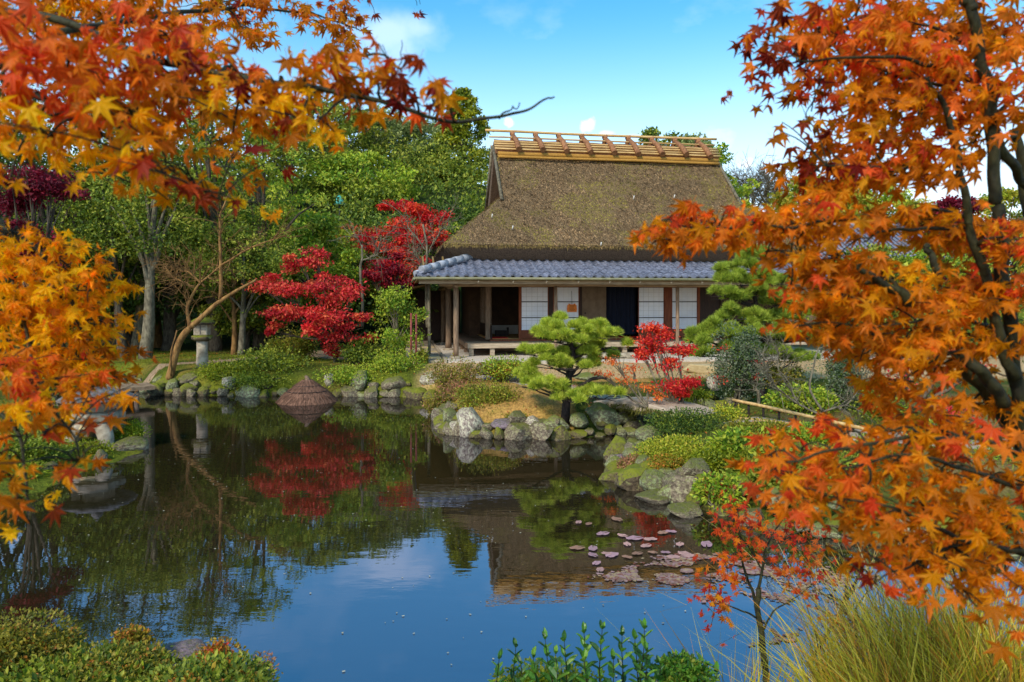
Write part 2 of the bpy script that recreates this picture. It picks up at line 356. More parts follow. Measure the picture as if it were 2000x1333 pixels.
M['rock_green'] = rockmat('green_lichen_rock', (84, 78, 58), (132, 122, 92), (158, 162, 116), (104, 108, 28), .55, .6)
# water
m, t, p, o = newmat('pond_water'); M['water'] = m
p.inputs['Base Color'].default_value = rgba(lin((40, 34, 16))); p.inputs['Roughness'].default_value = .5; p.inputs['Specular IOR Level'].default_value = 0
gl = N(t, 'ShaderNodeBsdfGlossy'); gl.inputs['Roughness'].default_value = .012; gl.inputs[0].default_value = (.84, .84, 1, 1)
fr = N(t, 'ShaderNodeFresnel'); fr.inputs[0].default_value = 4.0
ms = N(t, 'ShaderNodeMixShader'); t.links.new(fr.outputs[0], ms.inputs[0]); t.links.new(p.outputs[0], ms.inputs[1]); t.links.new(gl.outputs[0], ms.inputs[2])
tcn = N(t, 'ShaderNodeTexCoord'); mpn = N(t, 'ShaderNodeMapping'); mpn.inputs['Scale'].default_value = (1.0, 2.6, 1); t.links.new(tcn.outputs['Object'], mpn.inputs[0])
n1 = N(t, 'ShaderNodeTexNoise'); n1.inputs['Scale'].default_value = 2.6; n1.inputs['Detail'].default_value = 3; t.links.new(mpn.outputs[0], n1.inputs['Vector'])
n2 = N(t, 'ShaderNodeTexNoise'); n2.inputs['Scale'].default_value = .22; n2.inputs['Detail'].default_value = 2; t.links.new(tcn.outputs['Object'], n2.inputs['Vector'])
r2 = N(t, 'ShaderNodeMapRange'); r2.inputs['From Min'].default_value = .40; r2.inputs['From Max'].default_value = .62; r2.inputs['To Min'].default_value = .25; r2.inputs['To Max'].default_value = 1
t.links.new(n2.outputs['Fac'], r2.inputs['Value'])
mm = N(t, 'ShaderNodeMath', operation='MULTIPLY'); t.links.new(n1.outputs['Fac'], mm.inputs[0]); t.links.new(r2.outputs[0], mm.inputs[1])
bp = N(t, 'ShaderNodeBump'); bp.inputs['Strength'].default_value = .028; bp.inputs['Distance'].default_value = .06
t.links.new(mm.outputs[0], bp.inputs['Height']); t.links.new(bp.outputs[0], gl.inputs['Normal']); t.links.new(ms.outputs[0], o.inputs[0])

# ------------------------------------------------------------------ terrain
POND = np.array([(-13, 6.0), (-7.5, 4.9), (-4.6, 4.2), (-2.9, 3.7), (-1.5, 3.2), (1.3, 3.1), (2.5, 3.6), (4.4, 4.6), (7, 5.2), (11, 5.8), (11, 6.6), (6.5, 6.7),
    (4.4, 6.7), (3.5, 6.8), (2.7, 7.2), (2.35, 7.95), (2.05, 8.25), (1.72, 8.65), (1.5, 9.1), (1.36, 9.64), (1.52, 10.25), (1.86, 11.1), (2.4, 11.75), (3.0, 12.3),
    (3.7, 13.2), (4.6, 14.4), (5.8, 15.1), (7.5, 15.2), (7.5, 15.9), (5.3, 15.8), (3.7, 14.9), (2.9, 13.9), (2.35, 12.7), (1.83, 12.3), (.9, 11.95), (-.45, 12.05),
    (-1.25, 12.45), (-1.45, 13.5), (-1.6, 15.2), (-1.9, 16.5), (-2.5, 17.1), (-5, 17.3), (-8.5, 17.4), (-9.2, 17.6), (-10.5, 19), (-12, 19.2), (-12.5, 18),
    (-10.8, 16.6), (-9.8, 15.3), (-8, 14), (-6.4, 12), (-5.8, 10.95), (-6, 9.9), (-5.9, 8.8), (-6.1, 8.2), (-8, 7.6), (-13, 7.4)])
def pdist(x, y):
    x = np.asarray(x, float); y = np.asarray(y, float); sh = x.shape; p = np.stack([x.ravel(), y.ravel()], -1)
    d = np.full(len(p), 1e9); ins = np.zeros(len(p), bool)
    for a, b in zip(POND, np.roll(POND, -1, 0)):
        e = b - a; t_ = np.clip(((p - a) @ e) / (e @ e), 0, 1); d = np.minimum(d, np.linalg.norm(p - a - t_[:, None] * e, axis=1))
        c = (a[1] > p[:, 1]) != (b[1] > p[:, 1])
        with np.errstate(divide='ignore', invalid='ignore'): xx = (b[0] - a[0]) * (p[:, 1] - a[1]) / (b[1] - a[1]) + a[0]
        ins ^= c & (p[:, 0] < xx)
    return np.where(ins, -d, d).reshape(sh)
def gz(x, y, d=None):
    x = np.asarray(x, float); y = np.asarray(y, float)
    if d is None: d = pdist(x, y)
    b = .46 + .18 * sm((y - 16.8) / 2.5)
    b = np.where(y < 5.6, .16 + .7 * sm((2.8 - y) / 1.8), b)                                      # near bank
    b = np.where((x < -5) & (y > 6) & (y < 16.5), .16 + .16 * sm((-x - 6.2) / 2.5), b)
    hill = sm((y - 27) / 32) * (9.0 * sm((11 - x) / 16) + 3.0)
    b = b + hill + .05 * fbm(np.stack([x * .7, y * .7, x * 0], -1), 3) * (1 + sm((y - 24) / 10) * 8)
    # low mound on the headland under the pine
    b = b + .22 * np.exp(-((x - .4) ** 2 / .9 + (y - 13.9) ** 2 / .8))
    wdt = np.where((x > 1) & (y > 6.4) & (y < 12.6), 1.5, np.where((x > -2) & (x < 3.2) & (y > 11.5) & (y < 14), .85, np.where((x < -5) & (y > 6) & (y < 16), 1.0, .6)))
    h = np.where(d > 0, b * sm(d / wdt + .02) , -.08 - .7 * sm(-d / .6))
    return h + .02 * fbm(np.stack([x * 5, y * 5, x * 0], -1), 2) * (d > 0)
def gzf(x, y): return float(gz(np.array([x]), np.array([y]))[0])

def axis(lo, hi, st, ext_lo, ext_hi):
    a = list(np.arange(lo, hi + 1e-6, st)); s = st; v = hi
    while v < ext_hi: s *= 1.22; v += s; a.append(v)
    s = st; v = lo
    while v > ext_lo: s *= 1.22; v -= s; a.insert(0, v)
    return np.array(a)
gx = axis(-14, 12, .13, -500, 500); gy = axis(2.5, 24, .13, -60, 900)
GX, GY = np.meshgrid(gx, gy); GD = pdist(GX, GY); GZ = gz(GX, GY, GD)
def mixcol(a, b, t_): return a * (1 - t_[..., None]) + b * t_[..., None]
nz = fbm(np.stack([GX * .9, GY * .9, GX * 0], -1), 4); nz2 = fbm(np.stack([GX * 3, GY * 3, GX * 0 + 5], -1), 3)
moss, mossd = lin((100, 104, 26)), lin((66, 74, 22)); gold, soil = lin((168, 128, 68)), lin((120, 90, 58))
col = mixcol(np.broadcast_to(moss, GX.shape + (3,)), mossd, sm(nz * 1.6 + .5))
col = mixcol(col, gold, sm(nz2 * 1.2 + .1) * .35)
isl = (GX > -2.2) & (GX < 3.4) & (GY > 11.8) & (GY < 18.5) & (GX + .0 > -2.2)
col = np.where(isl[..., None], mixcol(np.broadcast_to(gold, GX.shape + (3,)), moss, sm(nz2 * 1.5 + .05 + 1.0 * (GD < .35)) * .7), col)
ter = sm((GX + 2.6) / .6) * sm((GY - 16.9) / .5) * (GY < 30)
col = mixcol(col, lin((190, 156, 112)), ter * .85)
forest = sm((GY - 22.5) / 3) * (GX < -3)
col = mixcol(col, lin((50, 54, 24)), forest * .8); col = mixcol(col, lin((44, 56, 20)), sm((GY - 25) / 3) * .9)
spit = (GX > 1.2) & (GY > 7) & (GY < 16.5)
col = np.where(spit[..., None], mixcol(np.broadcast_to(lin((128, 104, 62)), GX.shape + (3,)), mossd, np.maximum(sm(nz * 1.5 + .6), sm(1.6 - GD / .8))), col)
col = np.where((GD < 0)[..., None], lin((42, 40, 20)), col)
h_, w_ = GX.shape; idx = np.arange(h_ * w_).reshape(h_, w_)
mb = MB(); mb.add(np.stack([GX, GY, GZ], -1).reshape(-1, 3), np.stack([idx[:-1, :-1], idx[:-1, 1:], idx[1:, 1:], idx[1:, :-1]], -1).reshape(-1, 4), 0, col.reshape(-1, 3), True)
ground = mb.build('ground', M['ground'], kind='structure')
mb = MB(); mb.add([(-15, 2.6, 0), (12.5, 2.6, 0), (12.5, 20.5, 0), (-15, 20.5, 0)], [(0, 1, 2, 3)]); mb.build('pond_water', M['water'], kind='structure')

def ribbon(name, pts, width, mat, z=.02, thick=None, n=40):
    P = bend([(a, b, 0) for a, b in pts], n, 0); T = nrm(np.gradient(P, axis=0)); S = np.stack([-T[:, 1], T[:, 0], T[:, 0] * 0], -1)
    wd = np.broadcast_to(np.asarray(width if np.ndim(width) == 0 else np.interp(np.linspace(0, 1, n), np.linspace(0, 1, len(width)), width)), (n,))
    q = np.linspace(-.5, .5, 7); V = P[:, None] + S[:, None] * (q[None, :] * wd[:, None] * (1 + .12 * fbm(np.stack([P[:, 0] * 2, P[:, 1] * 2, P[:, 0] * 0], -1), 2)[:, None]))[..., None]
    V[..., 2] = gz(V[..., 0], V[..., 1]) + z - .05 * (np.abs(q) > .45)[None]
    k = np.arange(n * 7).reshape(n, 7)
    b = MB(); b.add(V.reshape(-1, 3), np.stack([k[:-1, :-1], k[:-1, 1:], k[1:, 1:], k[1:, :-1]], -1).reshape(-1, 4), 0, None, True)
    return b.build(name, mat, kind='structure')
ribbon('garden_path', [(-.6, 17.9), (.5, 16.4), (1.25, 15.0), (1.9, 13.9), (2.2, 13.4)], [1.3, 1.1, .95, .9], M['path'], .035)
ribbon('garden_path', [(3.25, 11.75), (3.6, 11.2), (4.1, 10.7), (5.0, 10.0), (6.5, 9.4), (9, 9)], [.95, .95, .9, .9], M['path'], .035)
ribbon('earth_path', [(-12.5, 17.5), (-10.4, 18.3), (-9.0, 19.4), (-8.0, 20.6), (-6.9, 22.2), (-5.6, 23.4)], [.5, .5, .6, .7], M['earth'], .03)
ribbon('earth_path', [(-6.6, 23.6), (-6.3, 22.3), (-5.6, 21.2), (-3.6, 20.4)], [.9, .9, .6, .5], M['earth'], .035)

# ------------------------------------------------------------------ rocks
def rock_mesh(seed, sub=3, flat=1.0, rough=.22, cuts=13):
    import bmesh
    b = bmesh.new(); bmesh.ops.create_icosphere(b, subdivisions=sub, radius=1)
    V = np.array([v.co[:] for v in b.verts]); Fc = np.array([[v.index for v in f.verts] for f in b.faces]); b.free()
    r = np.random.default_rng(seed)
    for _ in range(cuts):
        n = nrm(r.normal(size=3)); d = r.uniform(.5, .84); s = V @ n; k = s > d; V[k] -= ((s[k] - d) * .94)[:, None] * n
    V = V * (1 + rough * fbm(V * 1.7 + seed, 3))[:, None] + .03 * fbm(V * 6 + seed * 3, 2)[:, None] * V
    V[:, 2] *= flat
    V = V / np.abs(V).max(0); m_ = MB(); m_.add(V, Fc, 0, None, sub >= 3); return m_
ROCKS = {}
for mk in ('rock', 'rock_pale', 'rock_mossy', 'rock_purple', 'rock_green'):
    ROCKS[mk] = [rock_mesh(11 * i + hash(mk) % 1 + len(mk) * 7, 3).mesh('stone', M[mk]) for i in range(5)]
LOWR = {mk: [rock_mesh(5 * i + len(mk), 2).mesh('stone', M[mk]) for i in range(4)] for mk in ('rock', 'rock_mossy', 'rock_green', 'rock_pale')}
def place_rock(name, mk, i, x, y, z, sx, sy, sz, rz, parent=None, low=False, tilt=0, **k):
    me = (LOWR if low else ROCKS)[mk][i % (4 if low else 5)]
    o = link(name, me, parent, **k); o.location = (x, y, z); o.rotation_euler = (tilt, tilt * .6, rz); o.scale = (sx, sy, sz); return o
# boulders named one by one: px, py(centre), width px, height px, depth
BOULD = [
 ('rock_pale', 918, 825, 56, 54, 12.3, 'large pale lichened boulder at the left tip of the pine headland'),
 ('rock_green', 878, 815, 40, 30, 12.8, 'pale green tapered boulder just left of the large pale one'),
 ('rock_pale', 893, 835, 34, 22, 12.45, 'small low whitish rock wedged between two pale boulders'),
 ('rock_purple', 987, 828, 58, 22, 12.3, 'long low purplish rock at the headland waterline'),
 ('rock_pale', 1040, 828, 28, 26, 12.25, 'small round black and white rock under the pine'),
 ('rock_green', 1083, 826, 54, 30, 12.2, 'dark topped mossy rock directly below the pine trunk'),
 ('rock_green', 1132, 825, 42, 30, 12.3, 'green lichened rock between the pine and the big mossy boulder'),
 ('rock_green', 1182, 812, 66, 48, 12.55, 'big green lichened boulder beside the slab bridge'),
 ('rock_mossy', 1228, 818, 40, 34, 12.8, 'dark mossy rock at the mouth under the slab bridge'),
 ('rock', 1343, 955, 56, 64, 8.45, 'tall grey upright boulder above the flat stones on the right bank'),
 ('rock_mossy', 1285, 948, 62, 48, 8.75, 'broad moss covered boulder left of the tall grey boulder'),
 ('rock_mossy', 1210, 917, 44, 22, 9.7, 'low bright mossy rock at the tip of the right bank'),
 ('rock_purple', 1214, 898, 34, 20, 10.2, 'small purplish grey rock behind the bright mossy one'),
 ('rock_pale', 1262, 875, 26, 20, 11.1, 'rounded pale rock farther back along the right bank'),
 ('rock_purple', 1240, 884, 46, 24, 10.7, 'reddish brown rock half under pink twigs on the right bank'),
 ('rock', 1222, 934, 28, 30, 9.3, 'small squarish grey rock below the mossy tip'),
 ('rock', 1275, 860, 26, 40, 11.3, 'narrow upright reddish rock near the bridge end'),
 ('rock_pale', 1408, 712, 26, 16, 17.2, 'white rounded rock beside the tan stone step'),
 ('rock_pale', 1397, 745, 24, 26, 15.2, 'upright pale rock behind the red maple'),
 ('rock_green', 700, 745, 50, 36, 17.5, 'large pale boulder on the far bank right of the straw cover'),
 ('rock_pale', 840, 743, 42, 30, 17.3, 'cream lichened boulder on the far bank near the verandah path'),
 ('rock', 770, 750, 50, 28, 17.4, 'broad grey rock on the far bank below the leafy shrub'),
 ('rock_pale', 640, 745, 24, 26, 17.6, 'pointed whitish rock just behind the straw cover'),
 ('rock_green', 335, 750, 24, 34, 17.5, 'upright pale green rock at the foot of the leaning tree'),
 ('rock', 368, 740, 42, 18, 17.8, 'flat grey rock on the far bank left of the tall lantern'),
 ('rock_mossy', 362, 760, 34, 24, 17.4, 'bright mossy rock at the water below the tall lantern'),
 ('rock_mossy', 305, 765, 32, 26, 17.4, 'bright mossy rock at the end of the plank bridge'),
 ('rock_pale', 443, 748, 32, 20, 17.5, 'white speckled rock on the far bank right of the tall lantern'),
 ('rock_purple', 960, 722, 24, 22, 16.6, 'dark slanted rock below the house terrace'),
 ('rock', 945, 722, 28, 24, 16.8, 'dark grey flat faced rock left of the slanted rock'),
 ('rock', 235, 875, 74, 40, 11.0, 'grey and white boulder in front of the snow viewing lantern'),
 ('rock', 190, 895, 30, 30, 10.3, 'small grey rock at the waterline below the snow viewing lantern'),
 ('rock', 80, 918, 44, 26, 9.6, 'low grey rock on the left bank behind the orange leaves'),
 ('rock_purple', 350, 1293, 130, 60, 4.3, 'dark ridged rock among the shrubs at the lower left'),
 ('rock', 1810, 945, 90, 40, 8.3, 'dark grey jagged boulder seen through the orange maple'),
 ('rock_pale', 1850, 900, 80, 26, 9.2, 'pale flat rocks behind the orange maple at the right'),
 ('rock', 1640, 690, 30, 20, 16.5, 'small grey rock behind the grey green shrub'),
 ('rock_green', 1520, 975, 40, 40, 7.5, 'pale green rock behind the orange red sapling'),
 ('rock', 1680, 1045, 50, 36, 7.0, 'grey block shaped rock at the far shore behind the dry grass'),
 ('rock_mossy', 1650, 1025, 70, 22, 7.1, 'mossy slab behind the dry grass stalks'),
 ('rock_green', 1150, 735, 52, 14, 15.6, 'flat blue grey stone beside the path behind the pine'),
]
for i, (mk, px, py, wpx, hpx, Y, lab) in enumerate(BOULD):
    c = Wp(px, py, Y); sx = wpx * Y / F / 2 * 1.18; sz = hpx * Y / F / 2 * 1.35
    place_rock('boulder', mk, i * 3, c[0], Y + sx * .3, c[2] - sz * .1, sx, sx * .85, sz, random.uniform(-3, 3), label=lab, cat='rock')
for px, py, wpx, Y, lab in ((1275, 985, 66, 8.35, 'flat stepping stone at the water, the farther of the two on the right bank'),
                            (1342, 1000, 66, 7.85, 'flat stepping stone at the water right below the tall grey boulder')):
    c = Wp(px, py, Y); b = rock_mesh(int(px), 3, 1, .06, 9); o = b.build('flat_stone', M['rock'], label=lab, cat='rock')
    o.location = (c[0], Y + .02, .045); o.scale = (wpx * Y / F / 2 * 1.15, .24, .085); o.rotation_euler = (0, 0, R(-12))
# edging stones, children of the ground
cnt = 0; acc = 0
for a, b in zip(POND, np.roll(POND, -1, 0)):
    L_ = np.linalg.norm(b - a); t_ = 0
    nrm2 = np.array([b[1] - a[1], a[0] - b[0]]) / (L_ + 1e-9)
    while t_ < L_:
        s = random.uniform(.08, .24) if random.random() < .8 else .3; p_ = a + (b - a) * min(1, (t_ + s) / L_); t_ += s * 1.55
        vis = p_[1] > 6.3 and abs(p_[0]) < .80 * p_[1] + .5
        if not vis or cnt > 285: continue
        dd = pdist(p_[0] + nrm2[0] * .1, p_[1] + nrm2[1] * .1); sg = 1 if dd > 0 else -1
        q_ = p_ + nrm2 * sg * random.uniform(.0, .14)
        mk = random.choice(['rock', 'rock', 'rock_mossy', 'rock_mossy', 'rock_green'])
        place_rock('stone', mk, cnt, q_[0], q_[1], random.uniform(-.02, .1), s * random.uniform(.8, 1.5), s * .85, s * random.uniform(.5, 1.05), random.uniform(0, 6), parent=ground, low=True); cnt += 1
        if random.random() < .5 and cnt < 285:
            s2 = s * .8; place_rock('stone', mk, cnt + 1, q_[0] + nrm2[0] * sg * .22, q_[1] + nrm2[1] * sg * .22, random.uniform(.16, .3), s2, s2 * .8, s2 * .7, random.uniform(0, 6), parent=ground, low=True); cnt += 1

# ------------------------------------------------------------------ house
TH = R(9); cT, sT = math.cos(TH), math.sin(TH); HO = np.array([-1.66, 20.34, .70])
house = thing('thatched_house', 'old thatched farmhouse with tiled lower eaves and verandah across the pond', 'house', tuple(HO), TH)
def U(px, v): t_ = (px - HX) / F; return (t_ * (HO[1] + v * cT) - HO[0] + v * sT) / (cT - t_ * sT)
def Zh(px, py, v): return CAMZ - (py - HY) * (HO[1] + U(px, v) * sT + v * cT) / F - HO[2]
E0, E1, V0, V1, EZ = -.34, 12.12, .40, 8.50, 3.38      # thatch eaves
GU0, GU1, VC = 1.86, 9.95, 4.45
SL = 1.0; SLH = .87
RZ = EZ + (VC - V0) * SL                                 # 7.33 ridge of the thatch
def thz(u, v):
    s = np.minimum(v - V0, V1 - v) * SL
    return EZ + s - .10 * np.sin(np.clip(s / 4, 0, 1) * np.pi)
def grid(mbb, us, vs, zf, mat=0, disp=.05, flip=False):
    Ug, Vg = np.meshgrid(us, vs); Z = zf(Ug, Vg)
    P = np.stack([Ug, Vg, Z], -1); nn = disp * fbm(P * 2.2, 4) + disp * .5 * fbm(P * 9, 2)
    P[..., 2] += nn; P[..., 1] -= nn * np.sign(VC - Vg) * .6
    k = np.arange(P.shape[0] * P.shape[1]).reshape(P.shape[:2])
    q = np.stack([k[:-1, :-1], k[:-1, 1:], k[1:, 1:], k[1:, :-1]], -1).reshape(-1, 4)
    mbb.add(P.reshape(-1, 3), q, mat, None, True); return P
mb = MB()
gu0, gu1 = GU0 - .12, GU1 + .12
us = np.linspace(gu0, gu1, 110); vs = np.linspace(V0, V1, 110)
grid(mb, us, vs, thz)
for side in (0, 1):                                        # hip skirts
    ga = gu0 + .02 if side == 0 else gu1 - .02
    e = E0 if side == 0 else E1
    hz = lambda u, v: np.minimum(thz(u, v), EZ + np.abs(u - e) * SLH - .03)
    us2 = np.linspace(e, GU0 + .5 if side == 0 else GU1 - .5, 34)
    if side: us2 = us2[::-1]
    grid(mb, us2, vs, lambda u, v: np.minimum(hz(u, v), 99), 0)
# gable rims: thick thatch edge at both ends above the skirts
for ue, ui in ((gu0, gu0 + .38), (gu1, gu1 - .38)):
    P = []
    for v in np.linspace(V0 + 1.7, V1 - 1.7, 41): P.append((v, float(thz(0, v))))
    P = np.array(P); inner = np.stack([VC + (P[:, 0] - VC) * .86, P[:, 1] - .38], -1)
    a = np.concatenate([np.c_[np.full(41, ue), P], np.c_[np.full(41, ue + (.04 if ue > 5 else -.04)), (P + inner) / 2], np.c_[np.full(41, ue), inner], np.c_[np.full(41, ui), inner]])
    k = np.arange(164).reshape(4, 41); mb.add(a, np.stack([k[:-1, :-1], k[:-1, 1:], k[1:, 1:], k[1:, :-1]], -1).reshape(-1, 4), 1)
# eave cut faces (undersides)
def eave(p0, p1, q0, q1, n=60):
    t_ = np.linspace(0, 1, n)[:, None]; A = np.array(p0) * (1 - t_) + np.array(p1) * t_; B = np.array(q0) * (1 - t_) + np.array(q1) * t_
    A = A + np.c_[t_ * 0, t_ * 0, .03 * fbm(A * 3, 3)]; m1 = A * .6 + B * .4; m1[:, 2] -= .03
    mb.add(np.concatenate([A, m1, B]), np.array([(i + r_ * n, i + 1 + r_ * n, i + 1 + (r_ + 1) * n, i + (r_ + 1) * n) for r_ in (0, 1) for i in range(n - 1)]), 1)
ins, lz = .50, 2.96
c0 = [(E0, V0), (E1, V0), (E1, V1), (E0, V1)]; c1 = [(E0 + ins, V0 + ins), (E1 - ins, V0 + ins), (E1 - ins, V1 - ins), (E0 + ins, V1 - ins)]
for i in range(4):
    j = (i + 1) % 4; eave((*c0[i], EZ + .03), (*c0[j], EZ + .03), (*c1[i], lz), (*c1[j], lz))
mb.build('thatch_roof', [M['thatch'], M['thatch_cut']], house)
# loose straw ends and moss tufts on the thatch
def straw_on_roof():
    n = 46000; u = rng.uniform(E0, E1, n); v = rng.uniform(V0, VC + .2, n)
    z = thz(u, v); hipz = EZ + np.minimum(u - E0, E1 - u) * SLH
    inb = (u > gu0) & (u < gu1); onhip = ~inb & (hipz < z)
    z = np.where(onhip, hipz, z)
    e0 = u < 5
    dn = np.where(onhip[:, None], np.stack([np.where(e0, -1., 1.), u * 0, -np.ones(n)], -1), np.array([0, -1, -1.0]))
    nn = np.where(onhip[:, None], np.stack([np.where(e0, -1., 1.), u * 0, np.ones(n)], -1), np.array([0, -1, 1.0]))
    P = np.stack([u, v, z], -1); d2 = .05 * fbm(P * 2.2, 4) + .025 * fbm(P * 9, 2); P[:, 2] += d2 + .01; P[:, 1] -= d2 * .6
    T = nrm(dn + rng.normal(0, .45, (n, 3)) + nn * .35)
    f = fbm(P * 1.4 + 3, 4); g = fbm(P * np.array([.3, 3, 3]), 3)
    moss_ = (1.9 * f + .5 * g + rng.normal(0, .2, n)) > .16; tone = 1 + .55 * fbm(P * np.array([.8, .5, .5]) + 9, 3) - .18 * (np.sin(P[:, 2] * 11 + 2 * fbm(P * .8, 2)) > .55)
    cA = lin((164, 132, 92)) * rng.uniform(.6, 1.5, (n, 1)); cB = lin((154, 138, 60)) * rng.uniform(.6, 1.4, (n, 1)); cD = lin((110, 86, 60)) * rng.uniform(.6, 1.3, (n, 1))
    colr = np.where(moss_[:, None], cB, np.where((rng.random(n) < .5)[:, None], cA, cD)) * tone[:, None]
    b = MB(); bake(b, LEAF3[0], LEAF3[1], P, T, nn + rng.normal(0, .4, (n, 3)), rng.uniform(.05, .16, n) * np.where(moss_, .8, 1), colr)
    b.build('straw', M['straw'], house, kind='stuff')
    # fringe hanging over the eave edge
    n = 2600; u = rng.uniform(E0, E1, n); P = np.stack([u, np.full(n, V0 + .03), np.full(n, EZ + .02) + .03 * rng.normal(size=n)], -1)
    b = MB(); bake(b, LEAF3[0], LEAF3[1], P, np.array([0, -.5, -1.]) + rng.normal(0, .3, (n, 3)), np.tile([0, -1., .3], (n, 1)), rng.uniform(.05, .13, n), lin((140, 116, 66)) * rng.uniform(.5, 1.3, (n, 1)))
    b.build('eave_fringe', M['straw'], house, kind='stuff')
straw_on_roof()
# gable panels, recessed
for ue, sgn in ((gu0 + .36, 1), (gu1 - .36, -1)):
    b = MB(); zb, zt = 4.4, RZ - .25; hw = 2.5
    b.add([(ue, VC - hw, zb), (ue, VC + hw, zb), (ue, VC, zt)], [(0, 1, 2) if sgn < 0 else (0, 2, 1)]); g = b.build('gable_panel', M['wood_red'], house)
    b = MB()
    for k in range(-5, 6):
        x = VC + k * .42; top = zt - abs(x - VC) * 1.02; box(b, ue - .05, ue + .01, x - .025, x + .025, zb, max(top, zb + .1))
    b.build('batten', M['wood'], g)
    for s_ in (-1, 1):
        b = MB(); tube(b, [(ue - sgn * .42, VC + s_ * 2.35, 5.0), (ue - sgn * .42, VC + s_ * .1, RZ - .15)], .06, 6); b.build('barge_pole', M['bark_grey'], house)
# ridge cap
rl0, rl1 = gu0 - .02, gu1 + .02
b = MB()
prof = [(VC - .62, RZ - .52), (VC - .66, RZ - .40), (VC - .30, RZ - .02), (VC, RZ + .12), (VC + .30, RZ - .02), (VC + .66, RZ - .40), (VC + .62, RZ - .52)]
n = 40; uu = np.linspace(rl0, rl1, n)
V = np.array([[(u_, p_[0], p_[1] + .012 * math.sin(u_ * 5)) for p_ in prof] for u_ in uu]); k = np.arange(n * 7).reshape(n, 7)
b.add(V.reshape(-1, 3), np.stack([k[:-1, :-1], k[:-1, 1:], k[1:, 1:], k[1:, :-1]], -1).reshape(-1, 4), 0)
b.add(V[0], [tuple(range(7))]); b.add(V[-1], [tuple(range(6, -1, -1))]); b.build('ridge_cap', M['bamboo_log'], house)
for s_ in (-1, 1):
    for dz, dv_, r_ in ((-.54, .70, .085), (-.66, .80, .05)):
        b = MB(); tube(b, bend([(rl0 + .05, VC + s_ * dv_, RZ + dz), (rl1 - .05, VC + s_ * dv_, RZ + dz)], 20, .006), r_, 8); b.build('straw_band', M['straw_band'], house)
    for dz, dv_ in ((-.36, .70), (-.25, .60), (-.14, .50), (-.04, .40)):
        b = MB(); tube(b, bend([(rl0 - .06, VC + s_ * dv_, RZ + dz), (rl1 + .06, VC + s_ * dv_, RZ + dz)], 16, .004), .036, 7); b.build('bamboo_pole', M['bamboo'], house)
b = MB(); tube(b, bend([(rl0 - .32, VC - .05, RZ + .43), (5, VC - .05, RZ + .40), (rl1 + .2, VC - .05, RZ + .43)], 18, .003), .05, 8); b.build('ridge_pole', M['bamboo'], house)
b = MB(); tube(b, bend([(rl0 - .2, VC - .2, RZ + .16), (rl1 + .05, VC - .2, RZ + .16)], 18, .004), .03, 7); b.build('bamboo_pole', M['bamboo'], house)
for k in range(9):
    u_ = U(1004 + k * 45.2, VC) - .02
    for s_ in (-1, 1):
        j_ = random.uniform(-.03, .03)
        b = MB(); tube(b, [(u_ + .05 * s_ + .1, VC + s_ * .93, RZ - .42 + j_), (u_ + .03, VC + s_ * .5, RZ - .02), (u_ - .05, VC - s_ * .12, RZ + .38)], [.105, .095, .08], 9); b.build('ridge_log', M['bamboo_log'], house)
# white pegs on the thatch
for px, py in ((1030, 311), (1146, 311), (1262, 315), (1314, 316), (1365, 315), (1236, 389), (1315, 387), (1000, 448), (960, 425), (1172, 480)):
    v_ = 2.5
    for _ in range(12): v_ = V0 + (Zh(px, py, v_) - EZ + .05) / SL
    b = MB(); tube(b, [(0, 0, -.05), (.02, -.03, .07)], .02, 6); b.build('peg', M['plaster_white'], house, loc=(U(px, v_), v_ - .06, Zh(px, py, v_) + .03))

# ---- tiled lower eaves
TE0, TE1, TV0, TZ0, TV1, TZ1 = -1.15, 12.95, -.78, 2.38, 1.04, 2.97
ts = (TZ1 - TZ0) / (TV1 - TV0)
b = MB()
def slab(pts, th_):
    v = [p_ for p_ in pts] + [(p_[0], p_[1], p_[2] - th_) for p_ in pts]; k = len(pts)
    b.add(v, [tuple(range(k)), tuple(range(2 * k - 1, k - 1, -1))] + [(i, k + i, k + (i + 1) % k, (i + 1) % k) for i in range(k)])
iu = TV1 - TV0; BV = 9.7
slab([(TE0, TV0, TZ0 - .05), (TE1, TV0, TZ0 - .05), (TE1 - iu, TV1, TZ1 - .05), (TE0 + iu, TV1, TZ1 - .05)], .05)
slab([(TE0, BV, TZ0 - .05), (TE0, TV0, TZ0 - .05), (TE0 + iu, TV1, TZ1 - .05), (TE0 + iu, BV, TZ1 - .05)], .05)
slab([(TE1, TV0, TZ0 - .05), (TE1, BV, TZ0 - .05), (TE1 - iu, BV, TZ1 - .05), (TE1 - iu, TV1, TZ1 - .05)], .05)
b.build('eave_board', M['eave_wood'], house)
def tile_mesh():
    m_ = MB(); w_ = .268; L_ = .47; n_ = 9; x = np.linspace(0, w_, n_)
    z = .030 * np.sin(2 * np.pi * (x / w_) + .4) * np.where(x / w_ < .45, 1.15, .75) + .02
    rows = []
    for yy, dz in ((0, -.022), (0, .026), (L_ * .5, .016), (L_, .0)): rows.append(np.stack([x, np.full(n_, yy), z + dz - 0 * yy], -1))
    rows = np.array(rows); k = np.arange(4 * n_).reshape(4, n_)
    m_.add(rows.reshape(-1, 3), np.stack([k[:-1, :-1], k[:-1, 1:], k[1:, 1:], k[1:, :-1]], -1).reshape(-1, 4), 0, None, False)
    return m_.mesh('tile', M['tile'])
tm = tile_mesh(); slope_a = math.atan(ts); pitch = .268; nr = 5; rl = (TV1 - TV0) / math.cos(slope_a) / nr
tcount = 0
